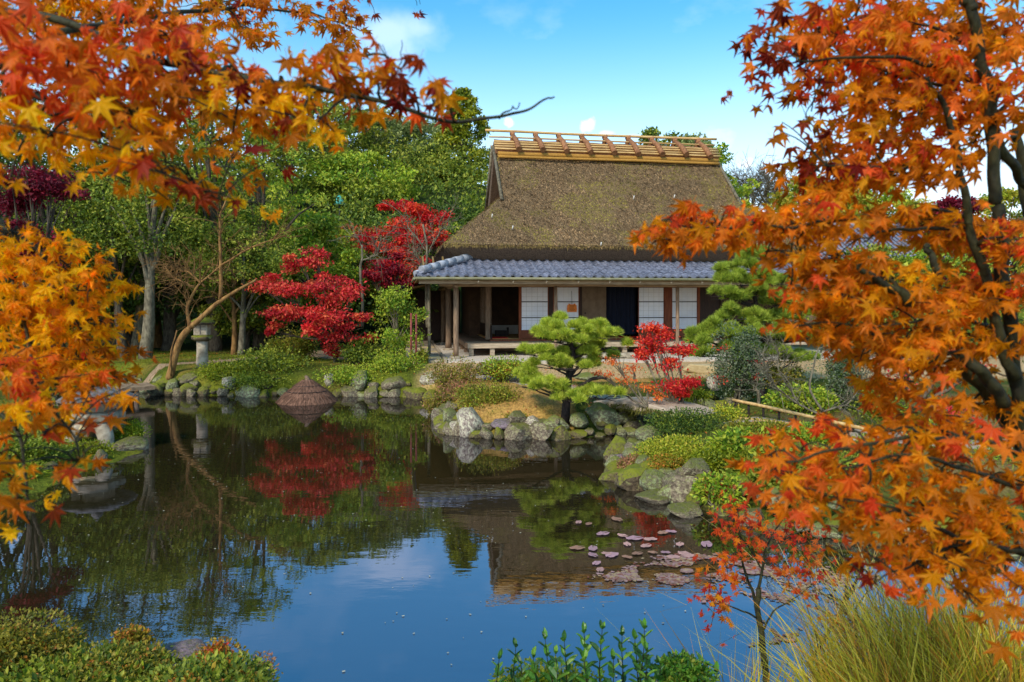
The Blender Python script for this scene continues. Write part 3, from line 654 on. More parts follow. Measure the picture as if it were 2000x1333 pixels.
for c_ in range(int((TE1 - TE0) / pitch)):
    for r_ in range(nr):
        u_ = TE0 + c_ * pitch; d_ = r_ * rl * math.cos(slope_a)
        if u_ + .2 < TE0 + d_ + .05 or u_ > TE1 - d_ - .1: continue
        if tcount > 255: continue
        mt = Matrix.Translation((u_, TV0 + d_ - .03 + random.uniform(-.006, .006), TZ0 + d_ * ts + .004 + random.uniform(-.003, .004))) @ Matrix.Rotation(slope_a - .035, 4, 'X') @ Matrix.Rotation(random.uniform(-.012, .012), 4, 'Z')
        link('tile', tm, house, mat=mt); tcount += 1
for c_ in range(33):
    for r_ in range(nr):
        v_ = TV0 + c_ * pitch + .27; d_ = r_ * rl * math.cos(slope_a)
        if v_ - .2 < TV0 + d_ or tcount >= 296: continue
        mt = Matrix.Translation((TE0 + d_ - .03, v_, TZ0 + d_ * ts + .004)) @ Matrix.Rotation(-math.pi / 2, 4, 'Z') @ Matrix.Rotation(slope_a - .035, 4, 'X')
        link('tile', tm, house, mat=mt); tcount += 1
b = MB()
tmv = np.array([v.co[:] for v in tm.vertices]); tmf = np.array([list(q.vertices) for q in tm.polygons])
for c_ in range(8, 38):
    for r_ in range(nr):
        v_ = TV0 + c_ * pitch + .27; d_ = r_ * rl * math.cos(slope_a)
        if v_ > BV: continue
        mt = np.array(Matrix.Translation((TE0 + d_ - .03, v_, TZ0 + d_ * ts + .004)) @ Matrix.Rotation(-math.pi / 2, 4, 'Z') @ Matrix.Rotation(slope_a - .035, 4, 'X'))
        b.add(tmv @ mt[:3, :3].T + mt[:3, 3], tmf)
b.build('rear_tiles', M['tile'], house, kind='stuff')
# hip rolls: stacked round tiles up the corner
for off, rr, zz in ((0, .105, .16), ):
    for k in range(7):
        a_ = k / 7; d0 = .12 + (iu - .05) * a_; d1 = d0 + iu / 7 * 1.12
        b = MB(); tube(b, [(TE0 + d0, TV0 + d0, TZ0 + d0 * ts + zz), (TE0 + d1, TV0 + d1, TZ0 + d1 * ts + zz - .01)], [rr * 1.08, rr * .95], 12); b.build('hip_tile', M['tile_lt'], house)
b = MB(); tube(b, [(TE0 + .02, TV0 + .02, TZ0 + .05), (TE0 + iu, TV0 + iu, TZ1 + .06)], .085, 6); b.build('hip_bed', M['tile'], house)
b = MB(); tube(b, [(TE0 - .02, TV0 + 1.15, TZ0 + .12), (TE0 + .95, TV0 + 2.2, TZ0 + .45)], [.10, .09], 10); b.build('hip_tile', M['tile_lt'], house)
# gutter and rafters, fascia
b = MB(); tube(b, [(TE0 - .05, TV0 - .08, TZ0 - .045), (TE1, TV0 - .08, TZ0 - .045)], .04, 8); b.build('gutter', M['gutter'], house)
b = MB(); tube(b, [(TE0 - .08, TV0 - .1, TZ0 - .045), (TE0 - .08, BV, TZ0 - .045)], .04, 8); b.build('gutter', M['gutter'], house)
b = MB(); box(b, TE0 + .05, TE1 - .05, TV0 + .05, TV0 + .1, TZ0 - .2, TZ0 - .105); b.build('fascia', M['wood_h'], house)
for k in range(44):
    u_ = TE0 + .2 + k * .315
    b = MB(); v = [(u_, TV0 + .11, TZ0 - .11), (u_ + .05, TV0 + .11, TZ0 - .11), (u_ + .05, TV1 + .7, TZ1 + .14), (u_, TV1 + .7, TZ1 + .14)]
    v2 = [(x, y, z - .07) for x, y, z in v]; b.add(v + v2, [(0, 1, 2, 3), (7, 6, 5, 4), (0, 4, 5, 1), (1, 5, 6, 2), (2, 6, 7, 3), (3, 7, 4, 0)]); b.build('rafter', M['eave_wood'], house)
for px in (934, 1002, 1067, 1129, 1190, 1249, 1310, 1370, 1428):   # gutter hooks
    b = MB(); u_ = U(px, TV0); tube(b, [(u_, TV0 - .02, TZ0 - .06), (u_ - .01, TV0 - .05, TZ0 - .17), (u_ + .01, TV0 - .09, TZ0 - .12)], .009, 5); b.build('gutter_hook', M['stone_pale'], house)
# eave beam on the posts, a natural log
b = MB(); tube(b, bend([(-.5, 0, 2.20), (3, .02, 2.21), (7, -.01, 2.20), (12.4, 0, 2.21)], 26, .006), .085, 8); b.build('eave_beam', M['wood_h'], house)
b = MB(); tube(b, bend([(0, -.4, 2.16), (0, 4, 2.16), (0, 9, 2.16)], 20, .006), .08, 8); b.build('eave_beam', M['wood_h'], house)
def post(u_, v_, r_=.085, h=2.14, mat='wood'):
    b = MB(); tube(b, bend([(u_, v_, .02), (u_ + .012, v_, 1), (u_, v_, h)], 9, .004), [r_ * 1.06] + [r_ * .95] * 8, 10); o = b.build('post', M[mat], house)
    b = MB(); lathe(b, [(.19, 0), (.2, .03), (.15, .06)], 10, c=(u_, v_), wob=.12); b.build('base_stone', M['stone_pale'], o)
for px in (890, 1085, 1323): post(U(px, 0), 0, .085 if px < 900 else .06)
post(U(1530, 0), 0, .06)
for v_, r_ in ((3.4, .11), (6.6, .09), (9.3, .08)): post(0, v_, r_)
post(-.75, 1.0, .05, 2.3, 'bark_grey')
# deck (verandah)
DZ = .38; DV0, DU0, WV, WU = .60, .42, 1.75, 1.30
for k in range(5):
    v0 = DV0 + k * (WV - DV0) / 5
    b = MB(); box(b, DU0 + (k + 1) * .0 + .0, 11.6, v0 + .004, v0 + (WV - DV0) / 5 - .004, DZ - .05, DZ, bev=.006); b.build('deck_plank', M['deck'], house)
for k in range(4):
    u0 = DU0 + k * (WU - DU0) / 4
    b = MB(); box(b, u0 + .004, u0 + (WU - DU0) / 4 - .004, WV + .01, 7.5, DZ - .05, DZ, bev=.006); b.build('deck_plank', M['wood'], house)
b = MB(); box(b, DU0 - .02, 11.62, DV0 - .06, DV0 - .005, DZ - .14, DZ + .003, bev=.008); b.build('deck_edge', M['deck'], house)
b = MB(); box(b, DU0 - .06, DU0 - .005, DV0, 7.5, DZ - .14, DZ + .003, bev=.008); b.build('deck_edge', M['wood'], house)
for u_ in (DU0 + .1, U(962, DV0), 2.6, 4.0, 5.4, 6.8, 8.2, 9.6, 11):
    b = MB(); box(b, u_ - .07, u_ + .07, DV0, DV0 + .14, 0, DZ - .142, bev=.008); b.build('deck_leg', M['deck'], house)
for v_ in (2.2, 3.6, 5.0, 6.4): b = MB(); box(b, DU0 + .02, DU0 + .14, v_, v_ + .12, 0, DZ - .142); b.build('deck_leg', M['wood'], house)
b = MB(); box(b, WU, 11.4, WV - .02, WV + .02, .06, DZ - .01); b.build('foundation_board', M['plaster_tan'], house)
# interior: floor, back wall, ceiling, side walls
FZ = .44; WT = 2.22; IV = 4.9
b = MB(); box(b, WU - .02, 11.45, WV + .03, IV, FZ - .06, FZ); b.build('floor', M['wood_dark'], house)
def flat(name, u0, u1, v0, v1, z, mat): b = MB(); box(b, u0, u1, v0, v1, z, z + .02); return b.build(name, M[mat], house)
for k in range(5): flat('tatami_mat', U(1185, 1.75) - 4.0 + k * .92, U(1185, 1.75) - 4.0 + k * .92 + .9, WV + .12, IV - .1, FZ, 'mat_tatami')
flat('red_carpet', U(958, WV) - .1, U(988, WV) + .1, WV + .12, WV + .9, FZ + .022, 'carpet')
flat('red_carpet', U(1215, WV), U(1250, WV), WV + .05, WV + 1.2, FZ + .022, 'carpet')
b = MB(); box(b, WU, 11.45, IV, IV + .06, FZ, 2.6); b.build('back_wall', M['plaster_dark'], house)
b = MB(); box(b, WU + .05, U(1080, 3), IV - .03, IV - .003, FZ, FZ + .34); b.build('dado', M['plaster_white'], house)
b = MB(); box(b, U(967, 3.4), U(990, 3.4), 3.4, 3.5, FZ + .03, FZ + .22); box(b, U(990, 3.4), U(992, 3.4) + .03, 3.38, 3.5, FZ + .03, FZ + .32); b.build('low_chest', M['wood_dark'], house)
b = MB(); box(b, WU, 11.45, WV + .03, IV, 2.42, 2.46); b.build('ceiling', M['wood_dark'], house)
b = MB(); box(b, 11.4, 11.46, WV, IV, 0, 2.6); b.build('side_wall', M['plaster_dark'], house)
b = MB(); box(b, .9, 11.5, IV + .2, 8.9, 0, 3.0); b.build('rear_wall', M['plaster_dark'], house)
b = MB(); box(b, WU, 11.45, WV - .03, WV + .06, WT, WT + .55); b.build('lintel_wall', M['plaster_tan'], house)
b = MB(); box(b, WU - .06, 11.5, WV - .06, WV + .08, WT - .06, WT - .001); b.build('lintel', M['wood_dark'], house)
b = MB(); box(b, WU - .06, 11.5, WV - .06, WV + .08, FZ - .06, FZ + .0); b.build('sill', M['wood_red'], house)
def wpost(pa, pb, mat, dv_=0): b = MB(); box(b, U(pa, WV), U(pb, WV), WV - .055 + dv_, WV + .07 + dv_, FZ, WT - .061, bev=.008); b.build('wall_post', M[mat], house)
wpost(948, 957, 'wood'); wpost(1013, 1017, 'wood_red'); wpost(1071, 1080, 'wood_dark'); wpost(1131, 1136, 'wood_dark'); wpost(1297, 1311, 'wood_red'); wpost(1362, 1366, 'wood_red'); wpost(1406, 1410, 'wood_dark')
def shoji(pa, pb):
    u0, u1 = U(pa, WV), U(pb, WV); b = MB(); box(b, u0 + .01, u1 - .01, WV - .012, WV + .0, FZ + .30, WT - .09); o = b.build('shoji_panel', M['paper'], house)
    b = MB(); box(b, u0, u1, WV - .03, WV - .001, FZ + .02, FZ + .30, bev=.004); b.build('base_board', M['wood_red'], o)
    b = MB()
    for z in (Zh(pa, 590, WV), Zh(pa, 621, WV)): box(b, u0 + .02, u1 - .02, WV - .03, WV - .012, z - .014, z + .014)
    b.build('muntin', M['wood_dark'], o); b = MB()
    for q in range(1, 5): xx = u0 + (u1 - u0) * q / 5; box(b, xx - .004, xx + .004, WV - .016, WV - .0125, FZ + .30, WT - .09)
    for q in range(1, 9): zz = FZ + .30 + (WT - .09 - FZ - .30) * q / 9; box(b, u0 + .02, u1 - .02, WV - .0155, WV - .0128, zz - .004, zz + .004)
    b.build('fine_lattice', M['lattice'], o)
    b = MB()
    for x0, x1 in ((u0 - .0, u0 + .025), (u1 - .025, u1)): box(b, x0, x1, WV - .034, WV - .001, FZ + .302, WT - .062)
    box(b, u0 + .026, u1 - .026, WV - .034, WV - .001, WT - .085, WT - .062); b.build('frame', M['wood_red'], o)
shoji(1017, 1071); shoji(1080, 1131); shoji(1246, 1297); shoji(1311, 1362)
b = MB(); box(b, U(1137, WV), U(1184, WV), WV + .01, WV + .04, FZ, WT - .062); o = b.build('sliding_panel', M['plaster_tan'], house)
b = MB(); lathe(b, [(.03, 0), (.03, .012)], 10); q = b.build('pull', M['wood_dark'], o); q.location = (U(1143, WV), WV + .005, 1.28); q.rotation_euler = (R(90), 0, 0)
b = MB()                                                            # hanging indigo curtain with folds
n = 60; uu = np.linspace(U(1186, WV), U(1244, WV), n); vv = WV + .12 + .035 * np.sin(np.linspace(0, 40, n))
P = np.array([[(a_, v_, z_) for a_, v_ in zip(uu, vv)] for z_ in (WT, FZ + .12)]); k = np.arange(2 * n).reshape(2, n)
b.add(P.reshape(-1, 3), np.stack([k[0, :-1], k[0, 1:], k[1, 1:], k[1, :-1]], -1), 0, None, True); b.build('indigo_curtain', M['curtain'], house)
b = MB(); box(b, U(1366, WV), U(1406, WV), WV + .0, WV + .05, FZ, WT - .062); b.build('board_wall', M['wood_dark'], house)
b = MB(); box(b, U(1410, WV), 11.4, WV + .0, WV + .05, FZ, WT - .062); b.build('board_wall', M['plaster_dark'], house)
# plaque on the second shoji
up, zp = U(1117, WV - .06), Zh(1117, 601, WV - .06)
plq = MB(); s_ = .155
out2 = [(-1, -1), (1, -1), (1.08, -.4), (1, .55), (.78, .6), (.7, .95), (.35, .7), (-.35, .7), (-.7, .95), (-.78, .6), (-1, .55), (-1.08, -.4)]
vs_ = [(x * s_, -.012, z * s_ * .95) for x, z in out2] + [(x * s_, .0, z * s_ * .95) for x, z in out2]; k = len(out2)
plq.add(vs_, [tuple(range(k)), tuple(range(2 * k - 1, k - 1, -1))] + [(i, (i + 1) % k, k + (i + 1) % k, k + i) for i in range(k)])
plaque = plq.build('hanging_plaque', M['plaque'], label='small orange wooden plaque hanging on the second paper screen', cat='sign')
plaque.rotation_euler = (0, 0, TH)
hm = Matrix.Translation(HO.tolist()) @ Matrix.Rotation(TH, 4, 'Z'); plaque.location = hm @ Vector((up, WV - .06, zp))
b = MB()
for k in range(5): z_ = .07 - k * .045; box(b, -.10 + .01 * (k % 2), .10 - .02 * (k % 3), -.016, -.0125, z_ - .008, z_ + .008)
b.build('faint_writing', M['plaque_ink'], plaque)
b = MB(); tube(b, [(0, -.005, .12), (-.01, -.005, .55)], .006, 5); b.build('cord', M['wood_dark'], plaque)
# side wall (left) with glazed lattice doors
for k in range(5):
    v0, v1 = WV + .1 + k * 1.0, WV + 1.05 + k * 1.0
    b = MB(); box(b, WU - .004, WU + .004, v0 + .05, v1 - .05, FZ + .5, FZ + .52 if k in (0, 1) else WT - .1); o = b.build('door_glass', M['plaster_white'] if k % 2 == 0 else M['curtain'], house)
    b = MB(); box(b, WU - .02, WU + .02, v0, v1, FZ, FZ + .45); b.build('door_board', M['wood_dark'], o)
    b = MB()
    for q in range(6): box(b, WU - .02, WU - .005, v0 + q * .19, v0 + q * .19 + .03, FZ + .45, WT - .06)
    for z_ in (FZ + .48, FZ + .95, FZ + 1.4): box(b, WU - .018, WU - .006, v0, v1, z_, z_ + .03)
    b.build('door_lattice', M['wood'], o)
b = MB(); box(b, WU + .03, WU + .06, IV, 8.8, 0.05, 2.7); b.build('side_wall', M['wood_dark'], house)
b = MB(); box(b, WU - .05, WU + .05, WV + .1, 8.8, WT - .05, WT + .5); b.build('lintel', M['wood_dark'], house)
# rear-left lean-to
b = MB(); box(b, -1.0, .8, 8.0, 8.1, .0, 2.1); b.build('lean_to_wall', M['wood_dark'], house)
b = MB(); slab([(-2.0, 3.9, 1.98), (-.65, 3.9, 2.30), (-.65, 9.0, 2.30), (-2.0, 9.0, 1.98)], .05); b.build('lean_to_board', M['eave_wood'], house)
b = MB()
for c_ in range(18):
    for r_ in range(3):
        mt = np.array(Matrix.Translation((-2.03 + r_ * .43, 4.2 + c_ * pitch, 2.0 + r_ * .43 * .237 + .01)) @ Matrix.Rotation(-math.pi / 2, 4, 'Z') @ Matrix.Rotation(.2, 4, 'X')); b.add(tmv @ mt[:3, :3].T + mt[:3, 3], tmf)
b.build('lean_to_tiles', M['tile'], house, kind='stuff')
for v_ in (4.1, 8.6): b = MB(); tube(b, [(-1.85, v_, 0), (-1.85, v_, 1.97)], .045, 7); b.build('post', M['bark_grey'], house)

def hw(u_, v_, z_=0): return tuple(hm @ Vector((u_, v_, z_)))
# terrace pad
b = MB(); pts = [(-.3, -1.0), (2.8, -1.5), (12.6, -1.6), (12.6, 10), (-.3, 10)]
v = [hw(u_, v_, .0) for u_, v_ in pts] + [hw(u_, v_, -.3) for u_, v_ in pts]; k = 5
b.add(v, [tuple(range(k)), tuple(range(9, 4, -1))] + [(i, k + i, k + (i + 1) % k, (i + 1) % k) for i in range(k)]); b.build('terrace', M['gravel'], kind='structure')
walk = thing('paving_walk', 'worn stone slab walkway along the left side of the house', 'paving', hw(-.9, -.9), TH)
v_ = -1.0 + .9; k = 0
while v_ < 9:
    L_ = random.uniform(.5, .9); u0 = -.55
    for wseg in ((-.55, .0), (.02, .48)):
        b = MB(); box(b, wseg[0], wseg[1] - .015, v_, v_ + L_ - .02, -.3, .035 + random.uniform(-.006, .006), bev=.015); b.build('paving_slab', M['stone_tan'] if (k % 3 == 0) else M['stone_pale'], walk); k += 1
    v_ += L_
b = MB(); box(b, .50, .58, -.15, 9, -.2, .055, bev=.01); b.build('kerb', M['stone_pale'], walk)
# tan step stone and companion
c = Wp(1365, 704, 17.9); b = rock_mesh(77, 3, 1, .03, 10); o = b.build('step_stone', M['stone_tan'], label='long tan stone step in front of the house right of the red maple', cat='step'); o.location = (c[0] + .4, 17.9, .62); o.scale = (1.0, .35, .2); o.rotation_euler = (0, 0, TH)
c = Wp(1230, 695, 19.2); b = MB(); box(b, -.7, .7, -.2, .2, 0, .16, bev=.03); o = b.build('step_stone', M['stone_pale'], label='long pale stone step below the verandah behind the pine', cat='step'); o.location = (c[0], 20.3, .7); o.rotation_euler = (0, 0, TH)

# ------------------------------------------------------------------ bridges, lanterns, small built things
sb = thing('slab_bridge', 'low arched stone slab bridge between pine headland and right bank', 'bridge', (2.6, 12.55, 0))
b = MB(); n = 14; A0, A1 = np.array([-.72, .82]), np.array([.68, -.95]); pd = nrm(np.array([.95, .72]))
ta = np.linspace(0, 1, n); top = []
for i, q in enumerate(ta):
    a_ = A0 * (1 - q) + A1 * q; zz = .50 + .10 * math.sin(q * math.pi); wob = .02 * math.sin(q * 17)
    e0, e1 = a_ - pd * (.42 + wob), a_ + pd * .45
    top.append([(e0[0], e0[1], zz - .02), (e0[0] + .02, e0[1] + .01, zz), (e1[0], e1[1], zz), (e1[0], e1[1], zz - .14), (e0[0], e0[1], zz - .14)])
P = np.array(top); k = np.arange(n * 5).reshape(n, 5); kk = np.concatenate([k, k[:, :1]], 1)
b.add(P.reshape(-1, 3), np.stack([kk[:-1, :-1], kk[:-1, 1:], kk[1:, 1:], kk[1:, :-1]], -1).reshape(-1, 4)); b.build('bridge_slab', M['path'], sb)
b = MB()
for q in (.06, .94):
    a_ = A0 * (1 - q) + A1 * q; box(b, a_[0] - .28, a_[0] + .28, a_[1] - .4, a_[1] + .4, -.3, .40, bev=.05)
b.build('abutment', M['rock_mossy'], sb)
n = 900; q = rng.random(n); a_ = A0[None] * (1 - q[:, None]) + A1[None] * q[:, None] - pd[None] * .43
P = np.c_[a_, .46 + .10 * np.sin(q * np.pi) - rng.random(n) * .12]; b = MB()
bake(b, LEAF3[0], LEAF3[1], P, np.array([-.3, -.3, -1.]) + rng.normal(0, .4, (n, 3)), rng.normal(0, 1, (n, 3)), rng.uniform(.04, .1, n), lin((110, 106, 40)) * rng.uniform(.4, 1.2, (n, 1)))
b.build('moss_fringe', M['straw'], sb, kind='stuff')

pb = thing('plank_bridge', 'low reddish brown plank bridge behind the snow viewing lantern', 'bridge', (0, 0, 0))
A, B = Wp(295, 762, 16.9), Wp(95, 778, 15.6); A[2] = .36; B[2] = .34; dd = nrm(B - A); sd_ = np.array([-dd[1], dd[0], 0])
for s_ in (-1, 0, 1):
    b = MB(); q = [A + sd_ * (s_ * .3 - .14), A + sd_ * (s_ * .3 + .14), B + sd_ * (s_ * .3 + .14), B + sd_ * (s_ * .3 - .14)]
    b.add([*q, *[x - np.array([0, 0, .09]) for x in q]], [(0, 1, 2, 3), (7, 6, 5, 4), (0, 4, 5, 1), (1, 5, 6, 2), (2, 6, 7, 3), (3, 7, 4, 0)]); b.build('plank', M['earth'], pb)
for q in (.18, .38, .62, .85):
    for s_ in (-.35, .35):
        c = A * (1 - q) + B * q + sd_ * s_; b = MB(); tube(b, [(c[0], c[1], -.5), (c[0], c[1], .265)], .06, 8); b.build('pile', M['wood'], pb)

def arch_legs(mb_, r0, r1, z0, z1, n=4):
    for k in range(n):
        a_ = k * math.pi / 2 + R(20)
        P = [(math.cos(a_) * (r0 + (r1 - r0) * q + .05 * math.sin(q * 3.14)), math.sin(a_) * (r0 + (r1 - r0) * q + .05 * math.sin(q * 3.14)), z0 + (z1 - z0) * q) for q in np.linspace(0, 1, 7)]
        tube(mb_, P, np.linspace(.11, .12, 7), 8)
yl = thing('snow_viewing_lantern', 'squat stone lantern with wide grey cap standing on the left bank', 'lantern', ((190 - 1000) * 11.2 / F, 11.2, 0), R(12))
b = MB()
for k in range(4):
    a_ = k * math.pi / 2 + R(38); P = [(math.cos(a_) * q_, math.sin(a_) * q_, z_) for q_, z_ in ((.40, .0), (.40, .16), (.34, .30), (.2, .41))]
    bb = MB(); tube(bb, bend(P, 8, 0), np.linspace(.105, .13, 8), 9); bb.build('leg', M['stone_pale'], yl)
lathe(b, [(.34, .38), (.30, .42), (.30, .455)], 6); b.build('leg_ring', M['stone_tan'], yl)
b = MB(); lathe(b, [(.30, .456), (.40, .50), (.415, .58), (.38, .62), (.2, .635)], 6, rot=R(10), smooth=False); b.build('platform', M['stone_pale'], yl)
fb = MB(); lathe(fb, [(.25, .636), (.26, .80)], 6, rot=R(10), smooth=False); fb.build('fire_box', M['stone_pale'], yl)
b = MB(); box(b, -.33, -.2, -.14, .0, .636, .79); b.build('fire_box_post', M['stone_pale'], yl)
b = MB(); lathe(b, [(.22, .801), (.54, .80), (.58, .83), (.52, .87), (.36, .94), (.16, 1.0), (.07, 1.02)], 18, wob=.02); b.build('cap', M['slate'], yl)
b = MB(); lathe(b, [(.07, 1.021), (.09, 1.06), (.05, 1.12), (.01, 1.15)], 10); b.build('finial', M['slate'], yl)

X_, Y_ = (395 - 1000) * 18.6 / F, 18.6; g0 = gzf(X_, Y_)
tl = thing('tall_stone_lantern', 'tall mossy stone lantern on the lawn beyond the far bank', 'lantern', (X_, Y_, g0 - .05), R(8))
b = MB(); lathe(b, [(.17, 0), (.155, .2), (.14, .5), (.15, .74)], 12, wob=.03); b.build('shaft', M['stone_pale'], tl)
b = MB(); lathe(b, [(.17, .741), (.27, .80), (.28, .88), (.2, .90)], 14); b.build('collar', M['rock_mossy'], tl)
b = MB(); box(b, -.175, .175, -.175, .175, .901, 1.19, bev=.02); fbx = b.build('fire_box', M['stone_pale'], tl)
b = MB(); box(b, -.012, .012, -.179, -.176, .93, 1.17); box(b, -.15, .15, -.179, -.1765, 1.04, 1.055); b.build('window_groove', M['slate'], fbx)
b = MB(); lathe(b, [(.16, 1.191), (.34, 1.20), (.33, 1.26), (.16, 1.36), (.05, 1.40)], 12, wob=.03); b.build('cap', M['rock_mossy'], tl)
b = MB(); lathe(b, [(.05, 1.401), (.08, 1.45), (.03, 1.5)], 10); b.build('finial', M['rock_mossy'], tl)

cx, cy = (600 - 1000) * 16.5 / F, 16.5
cone = thing('straw_cover', 'conical brown straw cover standing in the water at the far bank', 'straw cover', (cx, cy, 0)); cone.scale = (1, 1, .84)
for k, (z0, z1, r0, r1) in enumerate(((-.05, .26, .72, .50), (.17, .42, .56, .30), (.33, .60, .38, .10))):
    b = MB(); lathe(b, [(r0 - .05, z0 + .03), (r0 - .03, z0 + .05), (r1, z1)], 28); lay = b.build('straw_layer', M['thatch_cut'], cone)
    n = 2600; th = rng.random(n) * 6.283; q = rng.random(n) ** .8; r_ = r1 + (r0 - r1) * q * .9; z_ = z1 + (z0 - z1) * q * .85
    P = np.stack([r_ * np.cos(th), r_ * np.sin(th), z_ + .02], -1); T = np.stack([np.cos(th) * (r0 - r1), np.sin(th) * (r0 - r1), th * 0 + (z0 - z1)], -1)
    b = MB(); bake(b, LEAF3[0], LEAF3[1], P, nrm(T) + rng.normal(0, .12, (n, 3)), np.stack([np.cos(th), np.sin(th), th * 0 + .8], -1), rng.uniform(.08, .2, n), lin((122, 88, 68)) * rng.uniform(.4, 1.5, (n, 1)))
    b.build('straw_strands', M['straw'], lay, kind='stuff')
b = MB(); tube(b, bend([(0, 0, .55), (.02, 0, .66), (-.06, .02, .72)], 6, .004), [.09, .07, .05, .05, .04, .02], 8); b.build('knot', M['thatch_cut'], cone)
for z_, r_ in ((.30, .47), (.45, .29)):
    b = MB(); th = np.linspace(0, 2 * np.pi, 24); tube(b, np.stack([r_ * np.cos(th), r_ * np.sin(th), th * 0 + z_], -1), .014, 5); b.build('rope', M['bark_black'], cone)

for i, (px, top, lab) in enumerate(((803, 612, 'dark red pole beside the leafy shrub, the left of the pair'), (813, 614, 'dark red pole beside the leafy shrub, the right of the pair'))):
    Y_ = 19.0; c = Wp(px, top, Y_); g0 = gzf(c[0], Y_); b = MB(); tube(b, [(c[0], Y_, g0 - .1), (c[0], Y_, c[2])], .028, 8); b.build('red_pole', M['pole_red'], label=lab, cat='pole')
c = Wp(663, 392, 42); g0 = gzf(c[0], 42)
lm = thing('garden_lamp', 'small verdigris bell shaped lamp among the trees on the hill', 'lamp', (c[0], 42, g0))
b = MB(); h_l = c[2] - g0; tube(b, [(0, 0, -.2), (0, 0, h_l - .2)], .05, 8); b.build('pole', M['bronze'], lm)
b = MB(); lathe(b, [(.34, h_l - .26), (.28, h_l - .1), (.2, h_l + .1), (.13, h_l + .26), (.02, h_l + .32)], 14); b.build('bell_shade', M['teal'], lm)

# low bamboo rail along the right path
rl_ = thing('low_bamboo_rail', 'low bamboo rail edging the far side of the right path', 'rail', (0, 0, 0))
A, B = Wp(1432, 792, 11.9), Wp(1720, 850, 9.6)
A[2] = .70; B[2] = .58
b = MB(); tube(b, bend([A, (A + B) / 2 + (0, .12, .0), B], 12, .004), .028, 7); b.build('bamboo_pole', M['bamboo'], rl_)
for q in np.linspace(.02, .98, 9):
    c = A * (1 - q) + B * q + np.array([0, .12 * 4 * q * (1 - q) * .8, 0]); b = MB(); tube(b, [(c[0], c[1] + .035, gzf(c[0], c[1]) - .05), (c[0], c[1] + .035, c[2] + .02)], .02, 6); b.build('stake', M['bark_black'], rl_)
b = MB(); A2, B2 = Wp(1440, 812, 11.3), Wp(1640, 842, 10.0); A2[2] = gzf(A2[0], A2[1]) + .06; B2[2] = gzf(B2[0], B2[1]) + .06
tube(b, bend([A2, B2], 12, .006), .03, 7); b.build('edging_pole', M['bamboo'], label='pale bamboo pole lying along the path edge below the rail', cat='pole')

# outbuilding far right
ob = thing('outbuilding', 'distant building with blue grey tiled roof behind the orange maple', 'building', (17.0, 36, .6), R(4))
b = MB(); box(b, -5, 5, 0, 5, 0, 4.0); b.build('wall', M['plaster_tan'], ob)
b = MB(); v = [(-5.8, -1, 3.9), (5.8, -1, 3.9), (5.8, 2.5, 5.9), (-5.8, 2.5, 5.9), (5.8, 6, 3.9), (-5.8, 6, 3.9)]
b.add(v, [(0, 1, 2, 3), (3, 2, 4, 5), (0, 3, 5), (1, 4, 2)]); b.build('roof', M['tile'], ob)
b = MB()
for k in range(42): x = -5.7 + k * .278; tube(b, [(x, -1.02, 3.95), (x, 2.5, 5.96)], .05, 5)
b.build('tile_rolls', M['tile'], ob, kind='stuff')
b = MB(); tube(b, [(-5.9, 2.5, 6.0), (5.9, 2.5, 6.0)], .16, 8); b.build('ridge', M['tile_lt'], ob)
for x in (-3, 0, 3):
    b = MB(); box(b, x - .5, x + .5, -.03, -.002, 1.4, 2.6); o = b.build('window', M['curtain'], ob); b = MB(); box(b, x - .02, x + .02, -.06, -.031, 1.4, 2.6); b.build('mullion', M['wood'], o)

